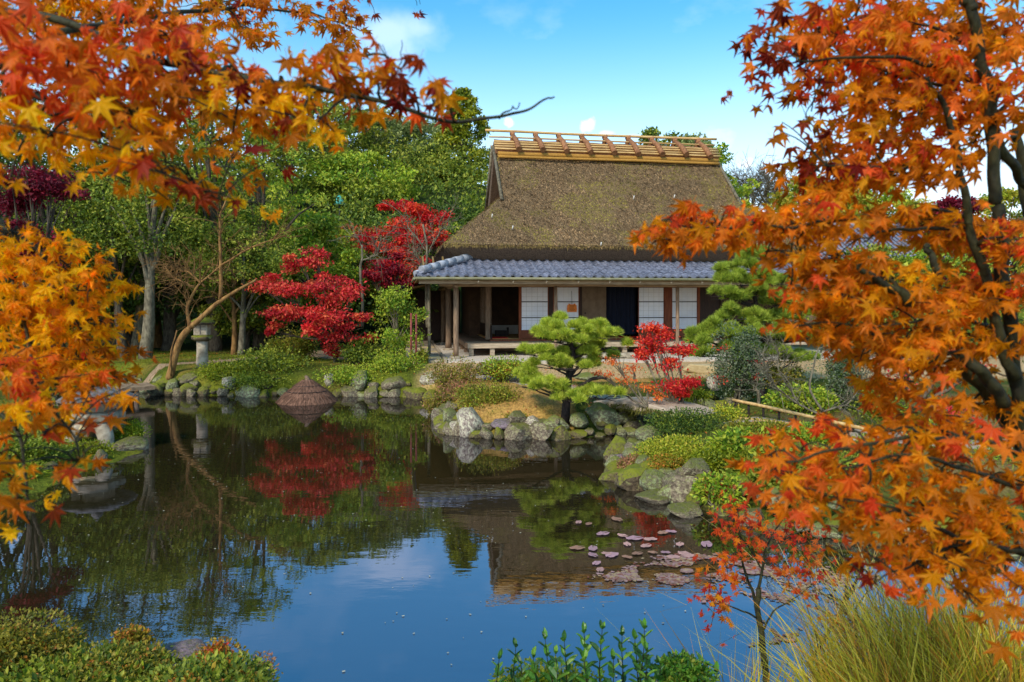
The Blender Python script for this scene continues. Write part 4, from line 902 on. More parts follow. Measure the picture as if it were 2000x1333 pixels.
# ------------------------------------------------------------------ plants
PAL = {
 'green': [(114, 128, 36), (142, 152, 44), (84, 104, 30), (168, 168, 58)],
 'green_dark': [(66, 88, 30), (86, 110, 34), (54, 74, 26), (108, 126, 42)],
 'green_bright': [(134, 160, 38), (164, 178, 44), (106, 138, 36), (184, 186, 58)],
 'yellowgreen': [(164, 170, 44), (186, 180, 50), (132, 152, 40), (196, 178, 62)],
 'cedar': [(146, 150, 28), (170, 164, 30), (100, 118, 28), (128, 136, 32)],
 'bluegreen': [(118, 132, 70), (140, 152, 82), (96, 112, 60), (160, 166, 96)],
 'red': [(222, 56, 54), (232, 84, 66), (200, 40, 44), (226, 110, 66), (184, 36, 44)],
 'crimson': [(130, 16, 34), (156, 24, 36), (104, 14, 32), (176, 34, 38)],
 'scarlet': [(222, 54, 38), (206, 34, 36), (228, 84, 44), (190, 30, 40)],
 'maroon': [(122, 20, 40), (146, 26, 44), (98, 16, 36)],
 'orange_sm': [(226, 110, 44), (214, 84, 34), (232, 140, 58)],
 'berry': [(128, 120, 50), (176, 66, 36), (96, 104, 44), (190, 110, 50)],
 'olive': [(122, 120, 34), (146, 134, 40), (96, 100, 30), (166, 146, 52)],
 'moss': [(132, 142, 20), (154, 158, 30), (108, 122, 18)],
 'pinkbrown': [(176, 112, 84), (150, 100, 74), (190, 138, 96), (140, 120, 60)],
 'grey_green': [(96, 112, 78), (116, 128, 92), (78, 92, 62), (134, 140, 108)],
 'pine': [(176, 190, 52), (198, 206, 66), (124, 148, 40), (212, 214, 88)],
 'pine_d': [(150, 170, 52), (172, 188, 62), (108, 132, 42), (192, 200, 80)],
 'grass': [(206, 186, 44), (226, 200, 76), (150, 150, 36), (216, 150, 50), (178, 166, 44), (130, 104, 40)],
 'drygrass': [(186, 160, 96), (160, 138, 80), (200, 178, 120)],
 'goldtwig': [(176, 146, 40), (190, 120, 44), (140, 128, 36)],
 'leaf_orange': [(226, 134, 16), (232, 154, 22), (212, 120, 12), (232, 130, 34), (220, 142, 10), (190, 108, 12)],
 'leaf_redor': [(232, 108, 34), (238, 122, 38), (214, 72, 32), (238, 134, 34), (226, 128, 20), (230, 94, 40)],
 'leaf_gold': [(248, 180, 8), (252, 196, 20), (240, 160, 6), (244, 150, 12)],
 'leaf_dark': [(166, 50, 20), (130, 32, 20), (190, 74, 26), (150, 56, 20)],
 'leaf_sap': [(220, 92, 40), (214, 72, 40), (230, 116, 50), (198, 52, 40)],
 'laurel': [(72, 118, 30), (96, 146, 36), (52, 92, 28), (130, 168, 50)],
}
def pcol(pal, n, k=None, jit=.18):
    P = np.array([lin(c) for c in PAL[pal]]); i = rng.integers(0, len(P), n) if k is None else k
    c = P[i] * rng.uniform(1 - jit, 1 + jit, (n, 1)); return c
def sampball(n, shell=.4):
    d = nrm(rng.normal(size=(n, 3))); r = (shell + (1 - shell) * rng.random(n) ** .5); return d * r[:, None]
def clumps_to_leaves(mb_, cen, rad, per, size, pal, up=.7, out_=.6, tmpl=LEAF4, drop=0.0, pj=None, loose=.12):
    n = len(cen); idx_ = np.repeat(np.arange(n), per); d = sampball(len(idx_))
    P = cen[idx_] + d * rad[idx_] + rng.normal(0, loose, (len(idx_), 3)) * rad[idx_]
    Nn = nrm(d * out_ + rng.normal(0, .55, d.shape) + np.array([0, 0, up])); T = rng.normal(size=d.shape) + np.array([0, 0, -drop]) + d * .5
    pk = np.array([lin(c) for c in PAL[pal]]); cl = rng.integers(0, len(pk), n); use = np.where(rng.random(len(idx_)) < .55, cl[idx_], rng.integers(0, len(pk), len(idx_)))
    c = pk[use] * rng.uniform(.8, 1.22, (len(idx_), 1)) * rng.uniform(.86, 1.14, n)[idx_][:, None]
    if pj:
        k2 = np.array([lin(q) for q in PAL[pj]]); sw = rng.random(len(idx_)) < .25; c[sw] = k2[rng.integers(0, len(k2), sw.sum())]
    bake(mb_, tmpl[0], tmpl[1], P, T, Nn, size * rng.uniform(.6, 1.3, len(idx_)), c); return mb_
def tree(name, label, cat, x, y, top_z, spread, pal, base_frac=.25, nclump=34, per=260, leaf=.16, bark='bark', trunk_r=.16, lean=(0, 0), group=None, flat=.55, shape='round', pj=None, gz_=None, crs=.32, forks=9, drop=.0):
    g0 = gzf(x, y) if gz_ is None else gz_; h = top_z - g0
    o = thing(name, label, cat, (x, y, g0), 0, group)
    q = rng.random(nclump) ** (.8 if shape == 'round' else 1.0)
    zf = base_frac + (1 - base_frac) * q
    if shape == 'round': prof_ = np.sin(np.clip((zf - base_frac) / (1 - base_frac), .0, 1) * math.pi * .86 + .35) ** .7
    elif shape == 'cone': prof_ = 1.05 - .9 * (zf - base_frac) / (1 - base_frac)
    elif shape == 'layer': prof_ = np.sin(np.clip((zf - base_frac) / (1 - base_frac), 0, 1) * math.pi * .72 + .75) ** .8
    a_ = rng.random(nclump) * 6.283; rr = spread * prof_ * (.25 + .75 * rng.random(nclump) ** .5)
    cr_ = spread * crs * rng.uniform(.7, 1.25, nclump)
    cen = np.stack([rr * np.cos(a_) + lean[0] * zf * h, rr * np.sin(a_) + lean[1] * zf * h, zf * h - cr_ * flat * .8], -1)
    rad = np.stack([cr_, cr_, cr_ * flat], -1)
    t_ = MB(); th = (base_frac + .62 * (1 - base_frac)) * h
    path = bend([(0, 0, -.25), (lean[0] * th * .4 + .05 * spread * rng.normal(), .05 * spread * rng.normal(), th * .45), (lean[0] * th, lean[1] * th, th)], 12, trunk_r * .18)
    tube(t_, path, np.linspace(trunk_r * 1.25, trunk_r * .35, 12), 9)
    order = rng.permutation(nclump)[:forks]
    for k in order:
        s_ = int(np.clip(4 + cen[k][2] / h * 7 - 3, 2, 10)); p0 = path[s_]; mid = p0 * .5 + cen[k] * .5 + np.array([0, 0, .08 * h * rng.random()])
        tube(t_, bend([p0, mid, cen[k]], 7, trunk_r * .2), np.linspace(trunk_r * .5, trunk_r * .08, 7), 5, cap=False)
    t_.build('trunk', M[bark], o)
    cm = MB(); clumps_to_leaves(cm, cen, rad, per, leaf, pal, pj=pj, drop=drop); cm.build('crown', M['leaf'], o); return o
def topz(py, Y): return CAMZ - (py - HY) * Y / F
def bxy(px, Y): return (px - HX) * Y / F

# far hillside and skyline
BG = [
 (640, 195, 52, 4.6, 'green', 'round', 'tall green tree with dark trunk and sky gaps, above the teal lamp'),
 (745, 215, 56, 4.8, 'bluegreen', 'round', 'loose blue green tree left of the yellowish cedar'),
 (700, 300, 46, 4.0, 'green_bright', 'round', 'light green rounded tree below the tall dark trunked one'),
 (820, 235, 62, 4.6, 'bluegreen', 'round', 'pale distant tree just left of the cedar'),
 (905, 176, 56, 3.1, 'cedar', 'cone', 'yellowish green cedar with dark trunks beside the thatched gable'),
 (870, 330, 56, 3.4, 'cedar', 'round', 'olive green tree at the foot of the cedar'),
 (575, 240, 46, 3.8, 'green', 'round', 'mid green tree half hidden by hanging orange leaves'),
 (505, 225, 25, 2.2, 'green_bright', 'round', 'bright green tall tree behind the bare leaning tree'),
 (420, 195, 24, 2.4, 'green', 'round', 'tall green tree left of the one behind the bare leaning tree'),
 (325, 185, 24, 2.6, 'green', 'round', 'tall green tree behind the hanging maple bough'),
 (220, 180, 23, 2.6, 'green', 'round', 'tall green tree at the upper left behind the red leaves'),
 (105, 165, 22, 2.7, 'green_dark', 'round', 'dark green tall tree near the left edge'),
 (-10, 150, 21, 2.8, 'green_dark', 'round', 'dark green tree cut by the left edge'),
 (-130, 150, 20, 2.8, 'green', 'round', 'green tree just beyond the left edge'),
 (1290, 250, 66, 4.2, 'green', 'round', 'small green treetop rising above the ridge logs'),
 (1345, 262, 66, 4.0, 'bluegreen', 'round', 'second treetop above the ridge, right of the first'),
 (1395, 285, 50, 3.0, 'green_bright', 'round', 'bright green tree at the right end of the ridge'),
 (1575, 345, 48, 3.2, 'yellowgreen', 'round', 'yellow green treetop on the right skyline left of the maple stems'),
 (1640, 365, 46, 3.0, 'yellowgreen', 'round', 'rounded yellow green crown seen through the orange maple'),
 (1715, 350, 50, 3.2, 'green_bright', 'round', 'light green crown on the skyline behind the orange maple'),
 (1800, 385, 44, 3.0, 'yellowgreen', 'round', 'pale green crown left of the maroon treetop'),
 (1960, 370, 46, 3.6, 'yellowgreen', 'round', 'yellow green crown at the right edge of the skyline'),
 (2060, 380, 46, 4.0, 'green', 'round', 'green tree beyond the right edge'),
 (1870, 385, 40, 2.6, 'maroon', 'round', 'maroon treetop seen between the maple stems'),
 (1830, 470, 30, 2.4, 'green_bright', 'round', 'bright green tree behind the forked maple stems'),
 (1700, 480, 30, 2.4, 'green', 'round', 'green tree beside the distant tiled building'),
]
for px, py, Y, sp, pal, shp, lab in BG:
    tree('tree', lab, 'tree', bxy(px, Y), Y, topz(py, Y), sp, pal, base_frac=.22, nclump=84, per=96, leaf=.0054 * Y, trunk_r=.2, shape=shp, crs=.17, bark='bark', forks=12)
# middle distance wood at the left
MID = [
 (170, 330, 27, 3.0, 'green', 'green tree with dark boughs behind the golden leaves'),
 (290, 320, 26, 2.8, 'green', 'green tree above the pair of leaning grey trunks'),
 (390, 330, 30, 3.0, 'green_bright', 'light green tree above the tall stone lantern'),
 (470, 400, 27, 2.2, 'green', 'green tree behind the bare leaning tree'),
 (560, 395, 29, 2.6, 'yellowgreen', 'yellow green shrubby tree above the crimson maple'),
 (620, 420, 27, 1.8, 'green_bright', 'bright green small tree right of the yellow green one'),
 (480, 520, 24, 1.6, 'green', 'low green tree over two pale trunks'),
 (250, 440, 24, 2.3, 'green_dark', 'dark green tree near the two lawn trunks'),
 (120, 480, 22, 2.2, 'green_dark', 'dark green tree behind the snow viewing lantern'),
 (20, 420, 22, 2.6, 'green_dark', 'dark green tree behind the golden maple at left edge'),
 (740, 500, 30, 2.0, 'green', 'green tree between the crimson maple and the house'),
 (700, 440, 34, 2.6, 'berry', 'tree speckled with orange berries behind the crimson maple'),
 (860, 400, 42, 3.4, 'green_dark', 'dark green tree behind the scarlet maple by the roof'),
 (590, 430, 36, 2.6, 'green_bright', 'bright green tree on the slope below the teal lamp'),
]
for px, py, Y, sp, pal, lab in MID:
    tree('tree', lab, 'tree', bxy(px, Y), Y, topz(py, Y), sp, pal, base_frac=.25, nclump=84, per=125, leaf=.0058 * Y, trunk_r=.13, crs=.19, forks=12, pj='berry' if pal == 'berry' else None)
# trunks on the lawn: pairs of leaning grey trunks with crowns of their own
LT = [(243, 690, 21.5, (-.10, 0), 'dark slender trunk tree at the left end of the lawn', 'bark', .14, 400), (283, 700, 20.8, (.06, 0), 'grey tree with mossy flared root on the lawn', 'bark_grey', .17, 380),
      (262, 680, 23, (.11, 0), 'pale leaning tree behind the mossy rooted one', 'bark_grey', .17, 360), (455, 690, 22.5, (0, 0), 'slim pale tree on the lawn, the left of a close pair', 'bark_brown', .085, 520),
      (470, 692, 22.3, (.02, 0), 'slim pale tree on the lawn, the right of a close pair', 'bark_grey', .10, 500), (310, 672, 25.5, (-.05, 0), 'brown split trunk tree in the shade of the wood', 'bark_brown', .16, 420)]
for px, py, Y, ln, lab, bk, tr, ty in LT:
    tree('tree', lab, 'tree', bxy(px, Y), Y, topz(ty - 60, Y), 1.7, 'green', base_frac=.58, nclump=44, per=130, leaf=.11, trunk_r=tr, bark=bk, lean=ln, crs=.34)
# woods closing the view
def wood(name, x0, x1, y0, y1, hmin, hmax, n, pal, leaf):
    m_ = 130; cx_ = rng.uniform(x0, x1, m_); cy_ = rng.uniform(y0, y1, m_); z_ = gz(cx_, cy_) + rng.uniform(hmin, hmax, m_)
    cm = MB(); clumps_to_leaves(cm, np.stack([cx_, cy_, z_], -1), np.tile([2.2, 1.6, 1.5], (m_, 1)) * rng.uniform(.7, 1.2, (m_, 1)), n // m_, leaf, pal); return cm.build(name, M['leaf'], kind='stuff')
tag(wood('far_wood', -46, 4, 58, 72, 0, 4, 16000, 'green', .42), 'distant green wood closing the view on the hill', 'wood')
tag(wood('far_wood', 8, 60, 50, 66, 0, 4.5, 18000, 'yellowgreen', .40), 'distant yellow green wood behind the house on the right', 'wood')
tag(wood('undergrowth', -26, -3, 26, 40, 0, 3.2, 26000, 'green_dark', .2), 'dark leafy undergrowth filling the slope under the trees', 'undergrowth')
tag(wood('undergrowth', -13, 4, 36, 56, 0, 2.6, 24000, 'green', .26), 'green bushes covering the slope left of the thatched roof', 'undergrowth')
tag(wood('undergrowth', 12, 34, 20, 30, 0, 2.0, 16000, 'green', .2), 'green undergrowth right of the house behind the maple', 'undergrowth')

# red maples in the middle distance
def layered_maple(name, label, x, y, blobs, pal, leaf, per, bark='bark', tr=.09, base=None, pj=None, forks=True):
    g0 = gzf(x, y); o = thing(name, label, 'maple', (x, y, g0)); B0 = np.array([x, y, g0])
    cen = []; rad = []
    for px, py, rx, ry, Y in blobs:
        c = Wp(px, py, Y) - B0; k = max(2, int(rx * ry * (Y / 19.) ** 0.5 / 150))
        for _ in range(k):
            d = rng.normal(0, .42, 3); cen.append(c + d * np.array([rx * Y / F, rx * Y / F * .9, ry * Y / F])); rad.append(np.array([1, 1, .38]) * max(.12, .6 * ry * Y / F + .1) * rng.uniform(.45, 1.35))
    cen = np.array(cen); rad = np.array(rad)
    t_ = MB(); fork = np.array([0, 0, .35 * cen[:, 2].mean()]) if base is None else np.array(base)
    tube(t_, bend([(0, 0, -.15), fork * .5 + [.05, 0, 0], fork], 7, .01), np.linspace(tr * 1.2, tr * .8, 7), 8)
    for px, py, rx, ry, Y in blobs:
        c = Wp(px, py, Y) - B0; mid = fork * .45 + c * .55 + np.array([0, 0, -.12]); P = bend([fork, mid, c], 9, .02); tube(t_, P, np.linspace(tr * .55, tr * .08, 9), 5, cap=False)
        for _ in range(5):
            e = c + rng.normal(0, .6, 3) * np.array([rx, rx, ry]) * Y / F; tube(t_, bend([P[5], (P[7] + e) / 2, e], 5, .01), np.linspace(tr * .2, tr * .04, 5), 4, cap=False)
    t_.build('trunk', M[bark], o); cm = MB(); clumps_to_leaves(cm, cen, rad, per, leaf, pal, up=1.0, pj=pj, drop=.2, loose=.38); cm.build('crown', M['leaf'], o); return o
Yc = 19.6
layered_maple('maple_tree', 'crimson layered maple on the far bank behind the straw cover', bxy(655, Yc), Yc,
   [(590, 515, 50, 22, 20), (545, 560, 45, 22, 19.6), (620, 560, 55, 22, 19.3), (680, 580, 50, 24, 19.6), (570, 610, 50, 20, 19.0), (640, 620, 60, 24, 18.9), (700, 630, 35, 20, 19.2), (540, 645, 30, 14, 19.2), (610, 650, 50, 14, 19.0), (690, 655, 40, 14, 19.2), (650, 675, 22, 20, 19.4), (510, 560, 22, 14, 19.9), (615, 490, 28, 14, 20.3), (655, 550, 30, 18, 20)], 'red', .10, 150, tr=.06, pj=None)
layered_maple('maple_tree', 'scarlet maple at the left edge of the thatched roof', bxy(800, 31), 31,
   [(790, 410, 45, 22, 31), (840, 430, 40, 18, 31), (770, 440, 30, 18, 30.5), (820, 470, 45, 22, 30), (740, 480, 40, 20, 29.5), (700, 490, 30, 14, 29), (760, 530, 50, 26, 28), (800, 505, 30, 18, 29), (860, 470, 20, 20, 30)], 'scarlet', .15, 210, tr=.12)
layered_maple('maple_tree', 'crimson small maple between the layered maple and the tiled eaves', bxy(775, 24), 24, [(760, 535, 40, 22, 24), (790, 560, 25, 18, 24), (730, 545, 25, 15, 24), (775, 505, 25, 12, 24.5)], 'crimson', .11, 170)
layered_maple('maple_tree', 'maroon maple behind the golden leaves at the left', bxy(60, 13), 13,
   [(70, 345, 60, 30, 13), (30, 390, 50, 26, 13), (100, 370, 35, 26, 13), (40, 450, 45, 25, 13), (60, 500, 50, 30, 13), (110, 520, 35, 20, 13)], 'maroon', .07, 300, tr=.08)
layered_maple('maple_tree', 'small vivid red maple by the slab bridge', bxy(1338, 12.4), 12.4,
   [(1275, 650, 26, 16, 12.6), (1290, 675, 32, 18, 12.6), (1310, 705, 30, 18, 12.5), (1265, 665, 22, 14, 12.6), (1330, 690, 18, 14, 12.6), (1300, 745, 34, 16, 12.4), (1340, 740, 24, 14, 12.3), (1325, 765, 20, 10, 12.4), (1270, 640, 14, 8, 12.6), (1255, 690, 10, 8, 12.5)], 'scarlet', .055, 260, bark='bark_grey', tr=.055, base=(-.08, 0, .32))
layered_maple('maple_tree', 'sparse orange leaved branch maple between the pine and red maple', bxy(1300, 12.0), 12.0,
   [(1195, 700, 22, 10, 12.3), (1180, 730, 20, 8, 12.3), (1205, 745, 26, 10, 12.2), (1230, 720, 14, 10, 12.3), (1285, 780, 14, 10, 12.1), (1265, 760, 10, 8, 12.1)], 'orange_sm', .05, 60, bark='bark_grey', tr=.045, base=(-.25, .1, .5))
layered_maple('maple_tree', 'red speckled small maple behind the orange boughs at right', bxy(1800, 12), 12,
   [(1840, 690, 40, 16, 12), (1900, 720, 40, 16, 12), (1760, 740, 30, 14, 12), (1880, 800, 40, 20, 11), (1760, 700, 20, 14, 12), (1950, 860, 40, 20, 10)], 'red', .06, 90)
layered_maple('maple_tree', 'thin reddish leaf sprays over the grey green shrub', bxy(1480, 13), 13,
   [(1410, 680, 14, 6, 13.4), (1475, 705, 12, 6, 13), (1470, 740, 10, 10, 13), (1400, 740, 14, 8, 13)], 'scarlet', .045, 26, bark='bark_grey', tr=.03)

def shrub(label, px, py, wpx, hpx, Y, pal, leaf=.06, n=4200, name='shrub', cat='shrub', tmpl=LEAF4, mat='leaf', pj=None, up=.6, stems=True, group=None, yd=.8):
    c = Wp(px, py, Y); rx = wpx * Y / F / 2; rz = hpx * Y / F / 2; g0 = min(gzf(c[0], Y), c[2] - rz * .6)
    o = thing(name, label, cat, (c[0], Y, g0), 0, group); k = max(6, int(14 * wpx / (hpx + 20)))
    ctr = np.array([0, 0, c[2] - g0]); d = sampball(k, .1); cen = ctr + d * np.array([rx * .75, rx * yd * .75, rz * .62]); cr_ = np.array([rx * .42, rx * .42 * yd, rz * .48])
    cm = MB(); clumps_to_leaves(cm, cen, np.tile(cr_, (k, 1)) * rng.uniform(.7, 1.2, (k, 1)), max(1, n // k), leaf, pal, up=up, pj=pj, tmpl=tmpl)
    # straggling outer sprigs
    m_ = n // 10; dd_ = nrm(rng.normal(size=(m_, 3)) * [1, 1, .8] + [0, 0, .3]); P = ctr + dd_ * np.array([rx, rx * yd, rz]) * rng.uniform(.9, 1.15, (m_, 1))
    bake(cm, tmpl[0], tmpl[1], P, dd_ + rng.normal(0, .5, dd_.shape), rng.normal(size=dd_.shape) + [0, 0, .6], leaf * rng.uniform(.6, 1.2, m_), pcol(pal, m_))
    cm.build('foliage', M[mat], o)
    if stems:
        t_ = MB()
        for j in range(9):
            e = cen[rng.integers(0, k)] + rng.normal(0, .2, 3) * [rx, rx, rz]; tube(t_, bend([(rng.normal(0, .06), rng.normal(0, .06), -.05), e * .5 + rng.normal(0, .04, 3), e], 6, .008), np.linspace(.018, .005, 6) * (1 + rx * .4), 5, cap=False)
        t_.build('stem', M['bark_grey'], o)
    return o
SH = [
 ('rounded green azalea on the headland behind the large pale boulder', 950, 782, 120, 56, 13.2, 'olive', .045, 6500, 'green_bright'),
 ('olive brown twiggy shrub on the bank below the left verandah post', 888, 735, 100, 60, 16.4, 'olive', .055, 2600, 'pinkbrown'),
 ('leafy green shrub with red tinges below the terrace', 985, 722, 90, 42, 16.6, 'green_bright', .06, 2600, 'berry'),
 ('dark green juniper mound at the near end of the slab bridge', 1345, 832, 150, 50, 11.0, 'green_dark', .04, 6500, 'green'),
 ('yellow green azalea mound on the right bank above the mossy boulder', 1330, 888, 150, 50, 9.5, 'yellowgreen', .04, 7500, 'moss'),
 ('leafy bright green shrub right of the yellow green mound', 1450, 890, 110, 80, 8.9, 'green_bright', .075, 3600, 'green'),
 ('deep green nandina like bush near the orange sapling top', 1480, 935, 110, 56, 8.3, 'green', .07, 3600, 'green_bright'),
 ('light green low shrub beside the right path', 1590, 858, 90, 44, 9.6, 'green_bright', .06, 3000, 'yellowgreen'),
 ('pink brown twiggy bush at the left tip of the right bank', 1262, 908, 50, 40, 9.8, 'pinkbrown', .04, 1600, None),
 ('small golden bush behind the yellow green mound by the path', 1420, 815, 60, 40, 11.4, 'yellowgreen', .045, 1800, 'green_bright'),
 ('low green shrubs on the far bank left of the straw cover', 530, 715, 130, 60, 18.3, 'green', .07, 4200, 'moss'),
 ('bright moss green shrub between lantern and straw cover', 440, 728, 100, 36, 18.0, 'moss', .06, 2600, 'green'),
 ('olive shrub on the far bank under the crimson maple', 570, 680, 90, 60, 20.5, 'olive', .07, 3000, 'green_bright'),
 ('ferny green shrub at the far bank right of the crimson maple', 770, 712, 100, 44, 18.2, 'green_bright', .06, 3200, 'green'),
 ('dark green shrub behind the straw cover', 700, 690, 80, 50, 19.4, 'green', .07, 2600, 'green_dark'),
 ('grey green conifer shrub standing right of the red maple', 1437, 715, 90, 140, 13.2, 'grey_green', .05, 6500, 'green_dark'),
 ('grey green bushy shrub at the right, near the bamboo rail', 1645, 745, 110, 130, 12.6, 'grey_green', .05, 6500, 'green_dark'),
 ('bright broad leaved shrub between the two grey green shrubs', 1565, 785, 110, 50, 12.0, 'green_bright', .07, 2800, 'moss'),
 ('small green shrub at the right end of the bamboo rail', 1715, 800, 80, 80, 11.5, 'green', .06, 2600, 'green_bright'),
 ('dark green low bush under the right pine', 1520, 735, 90, 50, 15.4, 'olive', .06, 2400, 'green_dark'),
 ('small yellow green ground plant by the bridge path', 1360, 772, 60, 18, 13.6, 'moss', .045, 1200, 'green_bright'),
 ('mounded moss plant at the right of the snow viewing lantern', 250, 845, 66, 40, 11.4, 'moss', .035, 3800, 'green_bright'),
 ('green mossy mound in front of the snow viewing lantern', 170, 885, 90, 36, 10.6, 'moss', .035, 3800, 'olive'),
 ('green shrub behind the snow viewing lantern', 120, 740, 90, 80, 14.0, 'green', .06, 3400, 'grey_green'),
 ('low dark green plants along the left bank', 50, 880, 130, 60, 9.8, 'green', .05, 4000, 'moss'),
 ('mossy green mound at the left frame edge', 20, 925, 110, 40, 9.2, 'moss', .04, 3600, 'green_bright'),
 ('green bush seen through the lower orange maple leaves', 1690, 915, 140, 90, 8.6, 'green', .06, 4200, 'green_dark'),
 ('grey green bush at right behind the maple', 1850, 870, 130, 70, 9.6, 'green_bright', .06, 3000, 'grey_green'),
 ('green bush on the hidden bank at the right edge', 1960, 930, 130, 90, 8.6, 'green', .06, 3000, 'green_bright'),
 ('olive azalea mass rising from the lower left corner', 30, 1278, 200, 110, 3.9, 'olive', .026, 12000, 'goldtwig'),
 ('low leafy green plants along the lower left edge', 150, 1345, 300, 50, 3.6, 'green', .045, 6500, 'green_bright'),
 ('golden twiggy shrub left of the dark ridged rock', 255, 1276, 80, 70, 4.2, 'goldtwig', .028, 2600, 'olive'),
 ('reddish twiggy shrub right of the dark ridged rock', 425, 1300, 90, 70, 4.1, 'goldtwig', .028, 2200, 'leaf_sap'),
 ('fine pinkish seedling spray at the bottom left of the blue reflection', 505, 1310, 70, 50, 4.2, 'pinkbrown', .022, 500, 'goldtwig'),
 ('yellowish clipped mound at the bottom behind laurel sprigs', 1075, 1342, 190, 34, 4.1, 'moss', .03, 3000, 'yellowgreen'),
 ('small leaved green bush at the bottom right of the laurel sprigs', 1330, 1318, 110, 44, 4.0, 'laurel', .03, 2200, 'green'),
 ('olive green azalea sloping down to the water at the lower left', 190, 1335, 250, 80, 3.7, 'olive', .026, 9000, 'goldtwig'),
 ('low mixed plants at the very bottom left of the centre', 400, 1345, 220, 50, 3.5, 'green', .035, 5000, 'goldtwig'),
 ('yellow green azalea carpet between the flat stones and the leafy shrub', 1285, 918, 90, 30, 9.2, 'olive', .04, 3600, 'pinkbrown'),
 ('green leafy mound in the middle of the right bank', 1400, 905, 90, 50, 8.8, 'moss', .05, 4000, 'green'),
 ('green ferny bush above the small far rocks right of the sapling', 1600, 940, 160, 100, 7.9, 'green', .06, 5600, 'green_bright'),
 ('olive grass like shrub along the path edge on the right bank', 1480, 838, 100, 26, 10.2, 'olive', .05, 4200, 'green_bright'),
 ('mossy low plant at the left of the large pale boulder reflection', 860, 790, 60, 36, 14.6, 'olive', .05, 2000, 'pinkbrown'),
 ('brown green reedy plant at the shore left of the headland', 905, 768, 90, 40, 14.6, 'pinkbrown', .05, 2000, 'olive'),
 ('green plants hanging over the far bank stones right of the straw cover', 690, 735, 130, 34, 17.9, 'green_bright', .06, 3000, 'moss'),
 ('green plants hanging over the far bank stones left of the straw cover', 500, 742, 130, 34, 17.8, 'green', .06, 3000, 'moss'),
 ('dark shrub on the hillside just left of the thatch', 880, 440, 130, 80, 44, 'green_dark', .25, 3000, 'green'),
 ('bright shrub on the hillside beside the thatch edge', 860, 470, 90, 50, 38, 'green_bright', .22, 2000, 'yellowgreen'),
 ('pinkish brown twigs spilling over the rocks at the tip of the right bank', 1240, 915, 60, 36, 9.5, 'pinkbrown', .035, 2600, 'olive'),
 ('golden orange low azalea above the mossy boulder on the right bank', 1300, 912, 70, 34, 9.0, 'goldtwig', .035, 2800, 'moss'),
 ('leafy weeds with red tinges between grey boulder and sapling', 1410, 960, 90, 50, 7.9, 'green_bright', .055, 2600, 'berry'),
 ('small tuft of weeds among the headland rocks', 1010, 815, 50, 16, 12.5, 'moss', .03, 900, 'olive'),
 ('dense green azalea sloping down behind the grey boulder on the right bank', 1372, 930, 90, 44, 8.9, 'moss', .045, 3600, 'green'),
 ('small fern green clump above the flat stepping stones', 1250, 945, 50, 26, 9.0, 'olive', .035, 1500, 'moss'),
 ('leafy shrub at the corner of the terrace behind red poles', 820, 700, 30, 40, 19.2, 'green', .07, 1200, 'olive'),
]
for lab, px, py, wp_, hp_, Y, pal, lf, n_, pj in SH: shrub(lab, px, py, wp_ * 1.12, hp_ * 1.22, Y, pal, lf, int(n_ * 1.5), pj=pj)
tree('shrub_tree', 'slender leafy green shrub tree with pale stems beside the verandah', 'tree', bxy(775, 19.4), 19.4, topz(555, 19.4), .75, 'green_bright', base_frac=.22, nclump=30, per=130, leaf=.09, trunk_r=.03, bark='bark_grey', pj='green', crs=.42, forks=18)

# bare trees
def bare(name, label, x, y, segs, Y, bark, r0, twig=40, seed=3, tw=.5, twist=None, z0=None):
    g0 = gzf(x, y) if z0 is None else z0; o = thing(name, label, 'tree', (x, y, g0)); B0 = np.array([x, y, g0]); t_ = MB(); tips = []
    for pts, ra, rb in segs:
        P = bend([Wp(a, b_, Yy) - B0 for a, b_, Yy in pts], 5 * len(pts), .008 * Y / 10); tube(t_, P, np.linspace(ra, rb, len(P)), 8); tips += [(P[k], P[min(k + 1, len(P) - 1)] - P[k]) for k in range(2, len(P))]
    t_.build('trunk', M[bark], o); t2 = MB()
    for k in range(twig):
        p0, d = tips[rng.integers(len(tips) // 3, len(tips))]; d = nrm(nrm(d) + rng.normal(0, .7, 3) + [0, 0, .2]); L_ = tw * rng.uniform(.4, 1.2)
        P = [p0]
        for s_ in range(5): d = nrm(d + rng.normal(0, .28, 3) + [0, 0, -.03]); P.append(P[-1] + d * L_ / 5)
        P = np.array(P); tube(t2, P, np.linspace(rb * .8 + .003, .0022 * Y / 10, 6), 4, cap=False)
        for j in (2, 3, 4):
            for _ in range(2):
                e = nrm(d + rng.normal(0, .9, 3)); tube(t2, [P[j], P[j] + e * L_ * .16 + [0, 0, .01], P[j] + e * L_ * .34], [.004 * Y / 14, .003 * Y / 14, .0015 * Y / 14], 3, cap=False)
    t2.build('twig', M[bark], o, kind='stuff'); return o
Y = 17.9
bare('bare_tree', 'bare leaning tree with brown peeling trunk and pale twigs on the far bank', bxy(335, Y), Y,
  [([(332, 742, Y), (340, 700, Y), (352, 660, Y), (372, 640, Y)], .10, .08), ([(372, 640, Y), (410, 605, Y), (455, 570, Y), (500, 545, Y)], .075, .03), ([(372, 640, Y), (365, 600, Y), (385, 560, Y), (430, 520, Y)], .05, .02),
   ([(430, 585, Y), (432, 500, Y), (428, 430, Y), (445, 385, Y)], .05, .018), ([(430, 520, Y), (500, 480, Y), (560, 460, Y)], .03, .01), ([(380, 560, Y), (340, 545, Y), (320, 520, Y)], .03, .01), ([(400, 560, Y), (370, 530, Y), (350, 530, Y)], .03, .01)], Y, 'bark_brown', .1, 120, tw=.9)
b = MB(); P = [Wp(334, 735, Y - .1), Wp(332, 690, Y - .1), Wp(345, 645, Y - .1)]; tube(b, bend(P, 8, .01), [.02] * 8, 5); b.build('prop_stake', M['bark_brown'], label='thin brown prop stake against the leaning bare tree', cat='stake')
Y = 24
